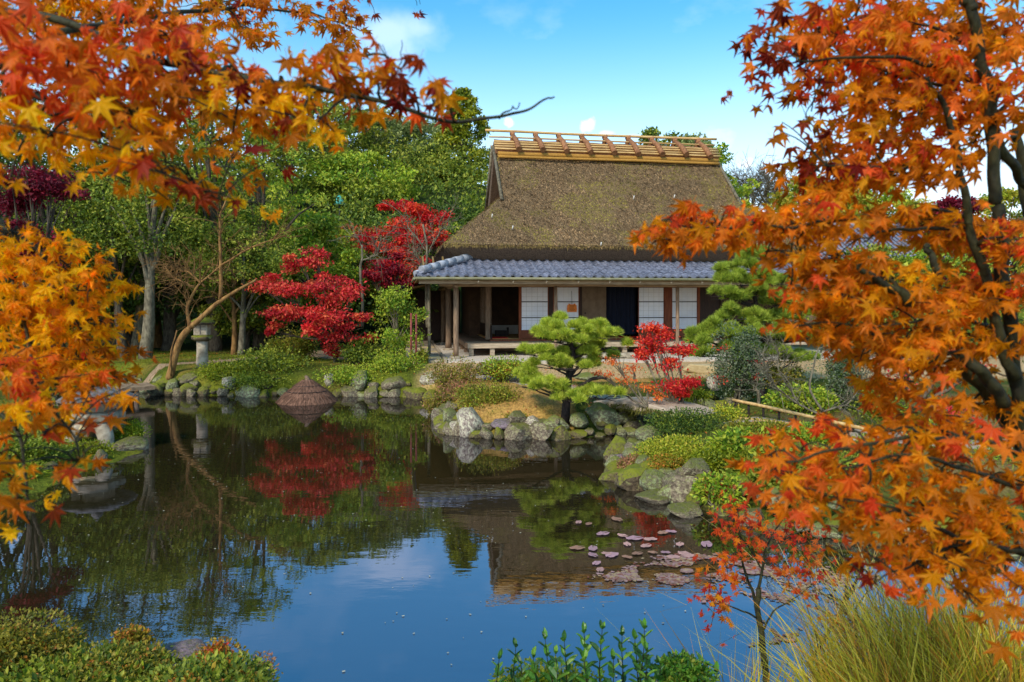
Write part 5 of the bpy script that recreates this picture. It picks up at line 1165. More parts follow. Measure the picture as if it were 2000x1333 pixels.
bare('bare_tree', 'pale bare branched tree in front of the scarlet maple by the roof edge', bxy(835, Y), Y, [([(835, 640, Y), (833, 540, Y), (835, 480, Y), (828, 440, Y)], .06, .03), ([(835, 490, Y), (800, 450, Y), (795, 430, Y)], .03, .012), ([(833, 500, Y), (860, 450, Y), (880, 440, Y)], .03, .012), ([(834, 520, Y), (806, 490, Y)], .03, .012), ([(834, 540, Y), (815, 500, Y)], .02, .01)], Y, 'bark_grey', .1, 60, tw=1.1)
Y = 22
bare('bare_tree', 'pale forked bare tree behind the crimson maple', bxy(708, Y), Y, [([(708, 640, Y), (706, 520, Y), (708, 480, Y)], .05, .03), ([(707, 510, Y), (740, 500, Y), (745, 460, Y)], .03, .012), ([(708, 485, Y), (690, 450, Y)], .02, .01)], Y, 'bark_grey', .1, 26, tw=.9)
Y = 55
for px, sc, lab in ((1462, 1, 'leafless grey tree on the skyline right of the roof'), (1500, .7, 'smaller leafless grey tree on the skyline beside the orange maple')):
    bare('bare_tree', lab, bxy(px, Y), Y, [([(px, 470, Y), (px, 400, Y), (px - 4, 365, Y)], .22, .1)] + [([(px, 410 + 6 * k, Y), (px + 14 * (k - 2), 385, Y), (px + 20 * (k - 2), 350 + 5 * abs(k - 2), Y)], .1, .03) for k in range(5)], Y, 'bark_grey', .2, int(150 * sc), tw=2.6)
Y = 10.3
bare('bare_tree', 'pale lichened bare shrub on the right bank by the bamboo rail', bxy(1605, Y), Y, [([(1612, 860, Y), (1602, 820, Y), (1606, 800, Y)], .035, .022), ([(1606, 805, Y), (1580, 760, Y), (1592, 700, Y), (1600, 680, Y)], .02, .008), ([(1604, 812, Y), (1540, 780, Y), (1500, 740, Y), (1490, 690, Y)], .016, .006), ([(1606, 805, Y), (1660, 790, Y), (1690, 740, Y)], .016, .006), ([(1612, 810, Y), (1640, 850, Y), (1665, 865, Y)], .015, .008), ([(1560, 790, Y), (1520, 720, Y), (1520, 690, Y)], .012, .005)], Y, 'bark_grey', .05, 130, tw=.5)
Y = 4.6
bare('dead_branch', 'dark crooked dead branches standing in the water at lower right', bxy(1640, Y), Y, [([(1560, 1333, Y), (1610, 1250, Y), (1640, 1200, Y), (1680, 1120, Y)], .016, .007), ([(1700, 1340, Y), (1650, 1290, Y), (1665, 1240, Y), (1615, 1200, Y)], .012, .006), ([(1640, 1320, Y), (1690, 1230, Y), (1660, 1205, Y), (1650, 1170, Y)], .014, .006)], Y, 'bark_black', .02, 60, tw=.3, z0=.0)

# pines
def pine(label, x, y, trunk, limbs, pads, Y, pal, ndl=.11, dens=1.0, tr=.09, ps=(1, 1.15)):
    g0 = gzf(x, y); o = thing('pine_tree', label, 'pine', (x, y, g0)); B0 = np.array([x, y, g0]); t_ = MB()
    P = bend([Wp(a, b_, Yy) - B0 for a, b_, Yy in trunk], 16, .012); P[0, 2] = -.1; tube(t_, P, np.linspace(tr, tr * .45, 16) * (1 + .1 * rng.normal(size=16)), 9)
    for L_ in limbs:
        q = bend([Wp(a, b_, Yy) - B0 for a, b_, Yy in L_], 10, .016); tube(t_, q, np.linspace(tr * .5, tr * .2, 10) * (1 + .12 * rng.normal(size=10)), 7)
    allc = []
    for a, b_, rx, ry, Yy in pads:
        rx *= ps[0]; ry *= ps[1]; c = Wp(a, b_, Yy) - B0; allc.append((c, rx * Yy / F, ry * Yy / F))
        k = np.argmin(np.linalg.norm(P - c - [0, 0, -.15], axis=1)); p0 = P[max(2, k - 1)]
        tube(t_, bend([p0, p0 * .5 + c * .5 - [0, 0, .05], c - [0, 0, ry * Yy / F * .4]], 7, .014), np.linspace(tr * .3, tr * .1, 7), 5, cap=False)
        for _ in range(7):
            e = c + rng.normal(0, .5, 3) * [rx * Yy / F, rx * Yy / F, .02] - [0, 0, ry * Yy / F * .3]; tube(t_, bend([c - [0, 0, ry * Yy / F * .45], e], 5, .012), np.linspace(tr * .12, tr * .05, 5), 4, cap=False)
    t_.build('trunk', M['bark_pine'], o)
    for c, rx, rz in allc:
        rz = rz * 1.25; n = int(dens * 380 * rx * rx / .12 + 70); ns = max(4, int(rx / .055)); sub = rng.normal(size=(ns, 3)); sub = nrm(sub) * rng.uniform(.35, 1.05, (ns, 1)); sub[:, 2] = np.abs(sub[:, 2]) * .75 - .3
        d0 = nrm(rng.normal(size=(n, 3))) * rng.random((n, 1)) ** .35; d0[:, 2] = np.abs(d0[:, 2]); si = rng.integers(0, ns, n)
        d = sub[si] * 1.0; tc_ = c + d * [rx, rx * .8, rz] + d0 * (.085 * Y / 12.5) ; d = d0; k = 13; tc2 = np.repeat(tc_, k, 0); ax = np.repeat(nrm(d * [.8, .8, .3] + [0, 0, .75] + rng.normal(0, .25, d.shape)), k, 0)
        T = nrm(ax + rng.normal(0, .5, ax.shape)); pk = pcol(pal, n, jit=.2); cc = np.repeat(pk, k, 0) * rng.uniform(.65, 1.3, (n * k, 1))
        b = MB(); bake(b, [(0, -.042, 0), (1, 0, 0), (0, .042, 0)], [(0, 1, 2)], tc2, T, rng.normal(size=T.shape), ndl * rng.uniform(.7, 1.15, n * k), cc)
        b.build('needle_pad', M['leaf'], o)
Y = 12.5
pine('cloud pruned bright green pine on the pond headland', bxy(1103, 12.45), 12.45, [(1103, 803, 12.45), (1106, 760, 12.45), (1110, 720, 12.45), (1120, 690, 12.5), (1108, 655, 12.5)],
  [[(1110, 745, 12.4), (1075, 738, 12.3), (1050, 740, 12.2)], [(1108, 770, 12.4), (1150, 745, 12.3), (1162, 738, 12.3), (1185, 742, 12.2)], [(1112, 735, 12.5), (1135, 712, 12.6)], [(1106, 775, 12.4), (1095, 765, 12.2), (1060, 750, 12.1)]],
  [(1110, 640, 66, 16, 12.5), (1065, 652, 34, 12, 12.4), (1160, 650, 44, 15, 12.5), (1180, 672, 38, 13, 12.6), (1095, 662, 50, 12, 12.3), (1055, 686, 40, 11, 12.3), (1120, 690, 50, 11, 12.7), (1180, 692, 34, 12, 12.8), (1085, 712, 52, 12, 12.2), (1140, 712, 34, 10, 12.6),
   (1020, 735, 42, 14, 12.3), (1045, 752, 34, 12, 12.1), (1088, 758, 26, 12, 12.0), (1165, 772, 46, 9, 12.0), (1115, 777, 30, 10, 11.9)], Y, 'pine', dens=1.15, ps=(1.2, 1.75))
Y = 15.3
pine('large layered green pine in front of the right end of the house', bxy(1485, 15.3), 15.3, [(1492, 775, 15.3), (1480, 730, 15.3), (1465, 690, 15.3), (1490, 640, 15.4), (1470, 580, 15.4), (1475, 520, 15.4)],
  [[(1468, 700, 15.3), (1420, 680, 15.1), (1390, 670, 15)], [(1485, 640, 15.4), (1530, 620, 15.3), (1570, 610, 15.2)], [(1475, 600, 15.4), (1440, 590, 15.2)], [(1475, 660, 15.3), (1540, 670, 15.4), (1590, 660, 15.4)]],
  [(1462, 498, 34, 13, 15.4), (1450, 520, 36, 12, 15.3), (1500, 545, 44, 14, 15.4), (1445, 548, 42, 13, 15.2), (1415, 572, 24, 10, 15.1), (1470, 578, 50, 13, 15.3), (1520, 585, 40, 12, 15.5), (1430, 615, 40, 13, 15.1), (1480, 622, 48, 14, 15.3), (1540, 618, 40, 14, 15.4),
   (1395, 645, 40, 14, 15.0), (1450, 652, 50, 14, 15.1), (1515, 652, 50, 14, 15.3), (1375, 668, 34, 12, 14.9), (1425, 682, 44, 12, 15.0), (1490, 685, 50, 14, 15.2), (1560, 655, 40, 14, 15.4), (1590, 600, 34, 14, 15.6), (1370, 690, 28, 8, 14.9), (1550, 700, 36, 10, 15.2)], Y, 'pine_d', ndl=.14, dens=1.05, ps=(1.2, 1.9))

# ------------------------------------------------------------------ foreground maples with real leaves
def leaf_set(parent, P, T, Nn, size, cols_i, pal_cols, tmpls, mat, B0, cap=300, name='leaf', order=None):
    """first `cap` leaves are objects of their own, the rest one part"""
    meshes = {}
    n = len(P); order = np.argsort(P[:, 1]) if order is None else order
    own = order[:cap]; rest = order[cap:]
    ti = rng.integers(0, len(tmpls), n)
    Tn = nrm(T); N2 = nrm(Nn - (Nn * Tn).sum(-1, keepdims=True) * Tn); Bn = np.cross(N2, Tn)
    for i in own:
        key = (int(cols_i[i]), int(ti[i]))
        if key not in meshes:
            m_ = MB(); tv, tf = tmpls[key[1]]; m_.add(np.array(tv), np.array(tf), 0, pal_cols[key[0]]); meshes[key] = m_.mesh(name, mat)
        s_ = size[i]; mt = Matrix(((Tn[i][0] * s_, Bn[i][0] * s_, N2[i][0] * s_, P[i][0] - B0[0]), (Tn[i][1] * s_, Bn[i][1] * s_, N2[i][1] * s_, P[i][1] - B0[1]), (Tn[i][2] * s_, Bn[i][2] * s_, N2[i][2] * s_, P[i][2] - B0[2]), (0, 0, 0, 1)))
        link(name, meshes[key], parent, mat=mt)
    if len(rest):
        b = MB()
        for j in range(len(tmpls)):
            r_ = rest[ti[rest] == j]
            if len(r_): bake(b, tmpls[j][0], tmpls[j][1], P[r_] - B0, T[r_], Nn[r_], size[r_], pal_cols[cols_i[r_]] * rng.uniform(.85, 1.15, (len(r_), 1)))
        b.build('foliage', mat, parent, kind='stuff')
def maple_fg(name, label, base, branches, blobs, bark, leafsize=.033, dens=1.0, ysp=.22, cap=300, mesh_t=MAPLE, front=0.0):
    B0 = np.array(base, float); o = thing(name, label, 'maple', tuple(B0)); pts_all = []; rads = []
    for pts, ra, rb in branches:
        P = bend([np.array(q) if (len(q) == 3 and isinstance(q, np.ndarray)) else Wp(q[0], q[1], q[2] - front * min(1, ra / .012)) for q in pts], 6 * len(pts), .0035); b = MB(); rr = np.linspace(ra, rb, len(P)); tube(b, P - B0, rr, 9 if ra > .01 else 6); b.build('trunk' if ra > .028 else 'branch', M[bark], o)
        pts_all.append(P); rads.append(rr)
    PA = np.concatenate(pts_all); RA = np.concatenate(rads); tw = MB(); LP = []; LC = []; LT_ = []; LS = []
    palkeys = sorted({q[5] for q in blobs} | {q[6] for q in blobs if len(q) > 6}); offs = {}; cl = []
    for k in palkeys: offs[k] = len(cl); cl += [lin(c) for c in PAL[k]]
    cl = np.array(cl)
    for q in blobs:
        px, py, rx, ry, Y, pal = q[:6]; pal2 = q[6] if len(q) > 6 else pal; mult = q[7] if len(q) > 7 else 1.0
        c = Wp(px, py, Y); lpx = leafsize * F / Y * 1.5; n = max(1, int(dens * mult * math.pi * rx * ry / (lpx * lpx * .078)))
        j = np.argmin(np.linalg.norm(PA - c, axis=1)); p0 = PA[j]; sx, sz = rx * Y / F, ry * Y / F
        d = rng.normal(0, .52, (n, 3)); d = d / np.maximum(1, np.linalg.norm(d, axis=1, keepdims=True) / 1.15); P = c + d * [sx, ysp, sz]
        if n > 3:
            tube(tw, bend([p0, (p0 + c) / 2 + [0, 0, .02], c], 8, .004) - B0, np.linspace(min(RA[j] * .7, .006), .0018, 8), 5, cap=False)
            for k in range(max(2, n // 7)):
                e = P[rng.integers(0, n)]; s0 = c * .8 + p0 * .2 + rng.normal(0, .1, 3) * [sx, .1, sz]; tube(tw, bend([s0, (s0 + e) / 2 + [0, 0, .012], e], 5, .003) - B0, np.linspace(.0022, .0010, 5), 4, cap=False)
        else:
            for e in P: tube(tw, bend([p0, (p0 + e) / 2 + [0, 0, .03], e + [0, 0, .03]], 8, .003) - B0, np.linspace(.0022, .001, 8), 4, cap=False)
        LP.append(P); LT_.append(np.stack([rng.normal(0, .55, n) + .25 * np.sign(c[0] - B0[0]), rng.normal(0, .35, n), -1.0 + rng.normal(0, .35, n)], -1)); LS.append(leafsize * rng.uniform(.6, 1.28, n))
        pk = np.where(rng.random(n) < .7, offs[pal] + rng.integers(0, len(PAL[pal]), n), offs[pal2] + rng.integers(0, len(PAL[pal2]), n)); LC.append(pk)
    tw.build('twig', M[bark], o, kind='stuff')
    LP = np.concatenate(LP); T = np.concatenate(LT_); LS = np.concatenate(LS); LC = np.concatenate(LC); n = len(LP)
    Nn = np.array([0, -.75, .55]) + rng.normal(0, .45, (n, 3)); print(name, 'leaves', n)
    leaf_set(o, LP, T, Nn, LS, LC, cl, mesh_t, M['maple'], B0, cap); return o
O, RO, G, D_ = 'leaf_orange', 'leaf_redor', 'leaf_gold', 'leaf_dark'
g_ = gzf(1.7, 1.9)
root = np.array([1.72, 1.95, g_ - .05])
maple_fg('maple_tree', 'orange maple with dark green stems filling the right side in the foreground', (1.72, 1.95, g_),
  [([root, np.array([1.58, 1.9, 1.5]), (2000, 860, 1.85)], .040, .022), ([(2000, 870, 1.85), (1985, 760, 1.82), (1968, 620, 1.8), (1955, 500, 1.78), (1942, 400, 1.78)], .018, .014), ([(1942, 400, 1.78), (1943, 300, 1.77), (1936, 200, 1.75), (1915, 80, 1.72), (1898, 20, 1.7), (1885, -80, 1.7)], .014, .010),
   ([(1985, 740, 1.8), (1950, 640, 1.78), (1925, 540, 1.77), (1895, 430, 1.75), (1880, 340, 1.73), (1850, 220, 1.72), (1810, 150, 1.7)], .014, .005),
   ([(2020, 900, 1.9), (1960, 800, 1.86), (1905, 735, 1.84), (1868, 690, 1.82)], .026, .019), ([(1960, 790, 1.80), (1915, 725, 1.76), (1885, 690, 1.75)], .016, .012),
   ([(1900, 20, 1.7), (1870, -10, 1.7), (1840, -40, 1.7)], .012, .008), ([(1915, 100, 1.72), (1850, 70, 1.68), (1780, 40, 1.65)], .006, .002),
   ([(1930, 170, 1.74), (1860, 140, 1.7), (1790, 120, 1.65), (1700, 110, 1.6), (1560, 120, 1.6)], .007, .002), ([(1890, 180, 1.74), (1800, 160, 1.7), (1700, 130, 1.66)], .005, .002),
   ([(1880, 350, 1.74), (1800, 320, 1.7), (1720, 330, 1.66), (1620, 320, 1.62)], .006, .002), ([(1895, 420, 1.75), (1810, 405, 1.7), (1740, 415, 1.66)], .006, .002),
   ([(1940, 450, 1.78), (1820, 445, 1.7), (1740, 450, 1.65), (1680, 470, 1.6)], .006, .002), ([(1945, 450, 1.78), (2010, 425, 1.78)], .008, .006),
   ([(1740, 450, 1.65), (1640, 420, 1.6), (1540, 450, 1.6), (1480, 440, 1.6), (1400, 445, 1.6), (1320, 440, 1.6)], .005, .0015),
   ([(1940, 640, 1.78), (1880, 612, 1.72), (1840, 615, 1.7), (1780, 630, 1.66), (1700, 640, 1.6)], .006, .002), ([(1780, 590, 1.72), (1740, 565, 1.7), (1700, 540, 1.66), (1670, 520, 1.65)], .012, .005),
   ([(1830, 540, 1.72), (1820, 500, 1.72), (1810, 480, 1.72)], .009, .007),
   ([(2010, 900, 1.7), (1940, 860, 1.6), (1800, 850, 1.5), (1650, 880, 1.45), (1540, 900, 1.4)], .007, .002), ([(2010, 970, 1.6), (1900, 920, 1.5), (1780, 890, 1.45), (1640, 910, 1.4)], .006, .002),
   ([(2010, 1080, 1.6), (1900, 1060, 1.55), (1820, 1030, 1.5), (1740, 990, 1.45), (1640, 970, 1.42)], .007, .002), ([(1900, 1055, 1.55), (1800, 1090, 1.5), (1720, 1130, 1.45)], .004, .0015),
   ([(1990, 870, 1.85), (2020, 700, 1.9), (2010, 400, 1.95), (1980, 250, 1.95)], .016, .011), ([(1700, 870, 1.45), (1700, 960, 1.43)], .004, .002), ([(1942, 235, 1.77), (1970, 200, 1.8), (2010, 180, 1.82)], .008, .004), ([(1936, 250, 1.77), (1975, 320, 1.8), (2010, 370, 1.85)], .013, .009)],
  [(1490, 60, 34, 26, 1.6, D_, RO), (1475, 130, 22, 22, 1.6, D_, RO, .7), (1540, 105, 45, 40, 1.6, RO, D_), (1580, 40, 45, 26, 1.7, O, RO), (1640, 50, 60, 40, 1.7, O, RO), (1640, 130, 60, 50, 1.65, RO, O), (1560, 165, 34, 20, 1.6, O, D_), (1730, 60, 80, 50, 1.7, O, RO), (1740, 140, 90, 50, 1.65, RO, O), (1840, 60, 80, 60, 1.75, O, O), (1850, 150, 80, 60, 1.7, RO, O),
   (1950, 60, 50, 60, 1.75, O, RO), (1960, 170, 50, 60, 1.6, RO, O), (1590, 215, 40, 18, 1.6, O, D_, .6), (1680, 215, 60, 35, 1.65, O, O), (1790, 225, 90, 40, 1.68, O, RO), (1900, 240, 60, 30, 1.7, O, RO, .6), (1550, 250, 14, 10, 1.6, O, D_), (1600, 290, 45, 26, 1.62, O, D_, .8), (1680, 290, 70, 40, 1.65, O, RO), (1790, 300, 80, 40, 1.68, O, RO), (1950, 290, 40, 20, 1.75, O, O, .5),
   (1900, 290, 26, 18, 1.75, O, O, .4), (1590, 340, 34, 24, 1.62, O, D_, .7), (1660, 350, 60, 30, 1.64, O, RO), (1750, 350, 80, 30, 1.66, O, O), (1580, 395, 34, 30, 1.6, O, RO, .8),
   (1265, 455, 26, 16, 1.6, O, RO), (1290, 440, 30, 20, 1.6, O, RO), (1340, 415, 36, 18, 1.6, RO, D_), (1345, 465, 44, 24, 1.6, O, O), (1300, 475, 22, 10, 1.6, O, O), (1340, 505, 12, 10, 1.6, O, O), (1400, 440, 46, 30, 1.6, RO, O), (1460, 440, 50, 30, 1.6, O, RO), (1450, 470, 40, 14, 1.6, O, O, .7), (1530, 440, 50, 30, 1.6, O, RO), (1600, 440, 60, 30, 1.62, O, O), (1700, 430, 60, 30, 1.65, O, O, .8), (1800, 440, 80, 36, 1.7, O, O), (1900, 470, 60, 40, 1.72, O, RO), (1975, 470, 40, 50, 1.5, RO, O),
   (1490, 505, 22, 14, 1.6, O, RO, .8), (1560, 500, 34, 22, 1.6, O, O, .8), (1540, 560, 30, 18, 1.6, RO, O, .8), (1620, 510, 60, 36, 1.62, O, O), (1700, 540, 70, 40, 1.65, O, G), (1620, 580, 60, 40, 1.62, O, O), (1720, 600, 80, 34, 1.66, O, O), (1820, 590, 70, 30, 1.7, O, O), (1900, 560, 60, 30, 1.72, O, O), (1960, 560, 44, 40, 1.6, RO, O),
   (1560, 640, 30, 16, 1.6, O, RO, .8), (1620, 640, 50, 26, 1.62, O, O), (1690, 660, 70, 30, 1.64, O, O), (1790, 650, 80, 34, 1.68, O, O), (1880, 660, 60, 34, 1.72, O, O), (1960, 650, 40, 36, 1.75, O, RO, .7), (1680, 700, 40, 20, 1.62, O, O), (1750, 710, 60, 26, 1.65, O, RO), (1750, 760, 50, 26, 1.65, O, O), (1830, 720, 50, 26, 1.68, O, RO), (1780, 800, 50, 22, 1.6, RO, O, .9), (1900, 790, 60, 26, 1.7, O, O, .8), (1970, 740, 36, 30, 1.75, O, O, .6),
   (1500, 890, 34, 16, 1.4, RO, O), (1570, 880, 50, 22, 1.42, RO, O), (1650, 850, 60, 20, 1.45, RO, O), (1740, 840, 70, 22, 1.48, O, RO), (1830, 850, 60, 26, 1.5, O, RO), (1930, 850, 60, 30, 1.55, O, O), (1490, 930, 30, 22, 1.4, RO, O), (1560, 930, 50, 22, 1.4, RO, O), (1640, 920, 50, 24, 1.42, O, RO), (1740, 910, 70, 26, 1.46, O, O), (1840, 920, 60, 26, 1.5, O, O), (1940, 930, 60, 36, 1.55, O, D_),
   (1500, 975, 22, 14, 1.4, RO, O, .8), (1600, 975, 50, 18, 1.42, O, O), (1690, 980, 60, 24, 1.44, O, O), (1790, 980, 70, 30, 1.48, O, O), (1890, 1000, 70, 36, 1.52, O, O), (1970, 1020, 40, 50, 1.55, O, O), (1680, 1030, 40, 16, 1.42, O, O, .8), (1760, 1050, 60, 26, 1.46, O, O), (1850, 1070, 70, 34, 1.5, O, O), (1950, 1100, 50, 36, 1.55, O, O), (1720, 1095, 40, 22, 1.44, RO, O), (1700, 1140, 24, 20, 1.42, O, D_, .8), (1790, 1110, 50, 26, 1.48, O, O), (1880, 1130, 60, 24, 1.5, O, O), (1810, 1165, 14, 14, 1.45, RO, O), (1880, 1170, 16, 14, 1.45, O, O)],
  'bark_green', dens=.98, front=.17)
rootl = np.array([-2.1, 1.4, gzf(-2.1, 1.4) - .05])
maple_fg('maple_tree', 'red orange maple bough with yellow tips hanging across the upper left', tuple(rootl),
  [([rootl, np.array([-2.0, 1.4, 1.8]), np.array([-1.9, 1.4, 2.6]), np.array([-1.7, 1.4, 3.1])], .08, .05), ([np.array([-1.7, 1.4, 3.1]), (-60, 20, 1.4), (100, 30, 1.4), (300, 110, 1.4), (420, 145, 1.42), (560, 165, 1.42), (640, 180, 1.4), (760, 205, 1.4), (860, 235, 1.4), (975, 232, 1.4), (1040, 212, 1.4), (1082, 182, 1.4)], .010, .0018),
   ([np.array([-1.7, 1.4, 3.1]), (-60, 120, 1.3), (100, 200, 1.3), (250, 290, 1.3), (340, 330, 1.3), (420, 385, 1.3)], .008, .0018), ([np.array([-1.75, 1.5, 2.9]), (0, 130, 1.5), (140, 50, 1.6), (350, 25, 2.2), (480, 10, 2.5), (640, -30, 2.6)], .010, .005), ([(975, 232, 1.4), (1005, 210, 1.4), (1020, 205, 1.4)], .002, .001),
   ([(480, 10, 2.5), (620, 30, 2.6), (700, 60, 2.6)], .005, .002), ([(640, -30, 2.6), (740, -20, 2.6), (860, -10, 2.6)], .004, .002), ([(400, 150, 1.9), (395, 250, 1.9), (450, 340, 1.9), (490, 400, 1.9)], .004, .0012), ([(640, 120, 1.4), (730, 100, 1.4), (785, 135, 1.4)], .004, .0015), ([(785, 140, 1.4), (784, 85, 1.4)], .0015, .0008), ([(760, 130, 1.4), (745, 90, 1.4)], .0012, .0008)],
  [(60, 30, 80, 40, 2.0, G, O), (180, 30, 80, 40, 2.0, O, G), (300, 30, 60, 40, 1.8, O, RO), (40, 100, 60, 50, 1.3, RO, O), (130, 110, 70, 50, 1.2, RO, RO), (220, 130, 60, 50, 1.3, RO, O), (60, 190, 70, 40, 1.25, RO, O), (170, 200, 60, 40, 1.25, RO, RO), (310, 60, 40, 30, 1.3, RO, RO), (300, 130, 60, 40, 1.35, RO, O), (380, 110, 50, 40, 1.5, RO, O), (370, 180, 60, 36, 1.4, O, D_), (260, 210, 60, 36, 1.3, O, RO),
   (20, 260, 40, 36, 1.2, G, O), (90, 270, 50, 34, 1.2, G, G), (180, 270, 50, 26, 1.3, G, O), (240, 290, 44, 30, 1.25, G, O), (310, 270, 50, 34, 1.25, O, G), (300, 330, 50, 22, 1.2, G, O), (20, 340, 24, 26, 1.3, G, G, .7), (158, 335, 12, 10, 1.1, G, G), (100, 295, 30, 20, 1.5, G, G), (400, 305, 12, 8, 1.5, G, G), (260, 370, 24, 14, 1.3, G, O, .8), (285, 385, 14, 12, 1.3, O, O),
   (385, 370, 34, 20, 1.25, D_, RO), (345, 365, 20, 12, 1.25, RO, D_), (420, 385, 18, 10, 1.25, D_, RO), (450, 130, 40, 30, 1.5, O, RO), (440, 190, 44, 26, 1.4, G, O), (480, 170, 40, 26, 1.4, O, D_), (500, 230, 34, 24, 1.4, G, O), (540, 170, 44, 26, 1.4, O, RO), (550, 220, 34, 36, 1.4, G, D_), (600, 140, 40, 24, 1.4, O, RO), (610, 200, 34, 26, 1.4, O, G), (625, 255, 26, 20, 1.3, G, G), (580, 265, 22, 20, 1.35, O, D_, .7), (455, 260, 24, 20, 1.4, O, O, .6), (480, 60, 40, 20, 2.4, O, O, .7),
   (660, 130, 40, 20, 1.4, O, RO), (690, 160, 40, 20, 1.35, O, D_), (740, 160, 34, 20, 1.35, RO, O), (770, 150, 30, 16, 1.35, RO, D_), (800, 180, 34, 20, 1.3, D_, RO), (850, 190, 30, 20, 1.3, D_, RO), (880, 205, 18, 16, 1.3, O, D_), (700, 220, 14, 18, 1.35, O, D_), (757, 243, 8, 8, 1.35, G, G), (545, 325, 12, 14, 1.4, O, D_),
   (410, 220, 14, 26, 1.9, O, G), (425, 270, 16, 26, 1.9, O, G), (460, 310, 14, 20, 1.9, O, G), (475, 345, 12, 18, 1.9, O, O), (487, 395, 14, 12, 1.7, G, G), (505, 415, 8, 8, 1.7, G, G),
   (400, 12, 60, 20, 2.5, O, G), (470, 30, 40, 24, 2.5, O, D_, .8), (520, 20, 24, 18, 2.5, O, O), (560, 8, 34, 10, 2.6, O, D_, .8), (600, 30, 18, 14, 2.6, O, O), (640, 55, 26, 16, 2.6, O, O), (670, 30, 40, 20, 2.6, O, D_), (680, 75, 22, 20, 2.6, O, O), (720, 5, 20, 8, 2.6, D_, O, .7), (810, 2, 6, 6, 2.6, D_, D_), (370, 60, 50, 20, 2.2, O, G, .8)],
  'bark_green', dens=1.0)
r3 = np.array([-2.3, 2.1, gzf(-2.3, 2.1) - .05])
maple_fg('maple_tree', 'golden yellow weeping maple with orange lower leaves at the left edge', tuple(r3),
  [([r3, np.array([-2.2, 2.1, 1.6]), np.array([-2.0, 2.0, 2.6]), np.array([-1.7, 1.9, 2.9])], .07, .04), ([np.array([-1.7, 1.9, 2.9]), (0, 440, 1.8), (60, 475, 1.8), (110, 520, 1.8), (140, 590, 1.8), (170, 680, 1.8), (190, 750, 1.8)], .012, .002), ([(0, 440, 1.8), (30, 560, 1.8), (60, 680, 1.7), (90, 780, 1.5), (140, 850, 1.35), (160, 900, 1.3)], .006, .0015), ([np.array([-1.9, 1.6, 2.0]), (-30, 760, 1.5), (40, 850, 1.4), (50, 960, 1.35), (60, 1020, 1.35)], .006, .0015)],
  [(30, 455, 40, 20, 1.8, G, G), (90, 480, 50, 24, 1.8, G, G), (50, 520, 60, 26, 1.8, G, O), (130, 520, 50, 30, 1.8, G, G), (40, 580, 60, 36, 1.8, G, G), (120, 580, 60, 36, 1.8, G, O), (175, 560, 26, 30, 1.8, G, G), (50, 640, 60, 36, 1.8, G, G), (130, 640, 60, 36, 1.8, G, G), (190, 630, 30, 36, 1.8, G, O), (70, 700, 60, 30, 1.75, O, G), (150, 700, 50, 30, 1.8, G, G), (210, 700, 28, 30, 1.8, O, G), (170, 745, 34, 16, 1.8, G, G, .8), (225, 740, 20, 14, 1.8, O, RO), (195, 780, 10, 14, 1.7, G, G),
   (20, 710, 40, 30, 1.5, RO, O), (50, 750, 50, 30, 1.4, RO, O), (20, 800, 40, 30, 1.35, O, RO), (80, 800, 50, 28, 1.35, O, G), (40, 850, 40, 24, 1.35, O, G), (90, 850, 30, 20, 1.35, O, RO, .7), (125, 805, 20, 16, 1.35, RO, O, .4), (140, 850, 16, 14, 1.3, RO, D_, .5), (165, 880, 14, 10, 1.25, O, RO), (180, 905, 12, 10, 1.2, RO, RO), (115, 925, 16, 14, 1.2, O, O), (20, 940, 30, 24, 1.3, O, O), (35, 980, 24, 16, 1.3, O, O), (30, 1010, 24, 14, 1.35, G, O), (60, 1025, 14, 10, 1.35, G, G), (165, 965, 10, 8, 1.3, O, D_), (0, 890, 24, 20, 1.3, O, G, .7)],
  'bark_green', leafsize=.032, dens=1.0)
rs = Wp(1495, 1330, 4.3); rs[2] = min(rs[2], .1)
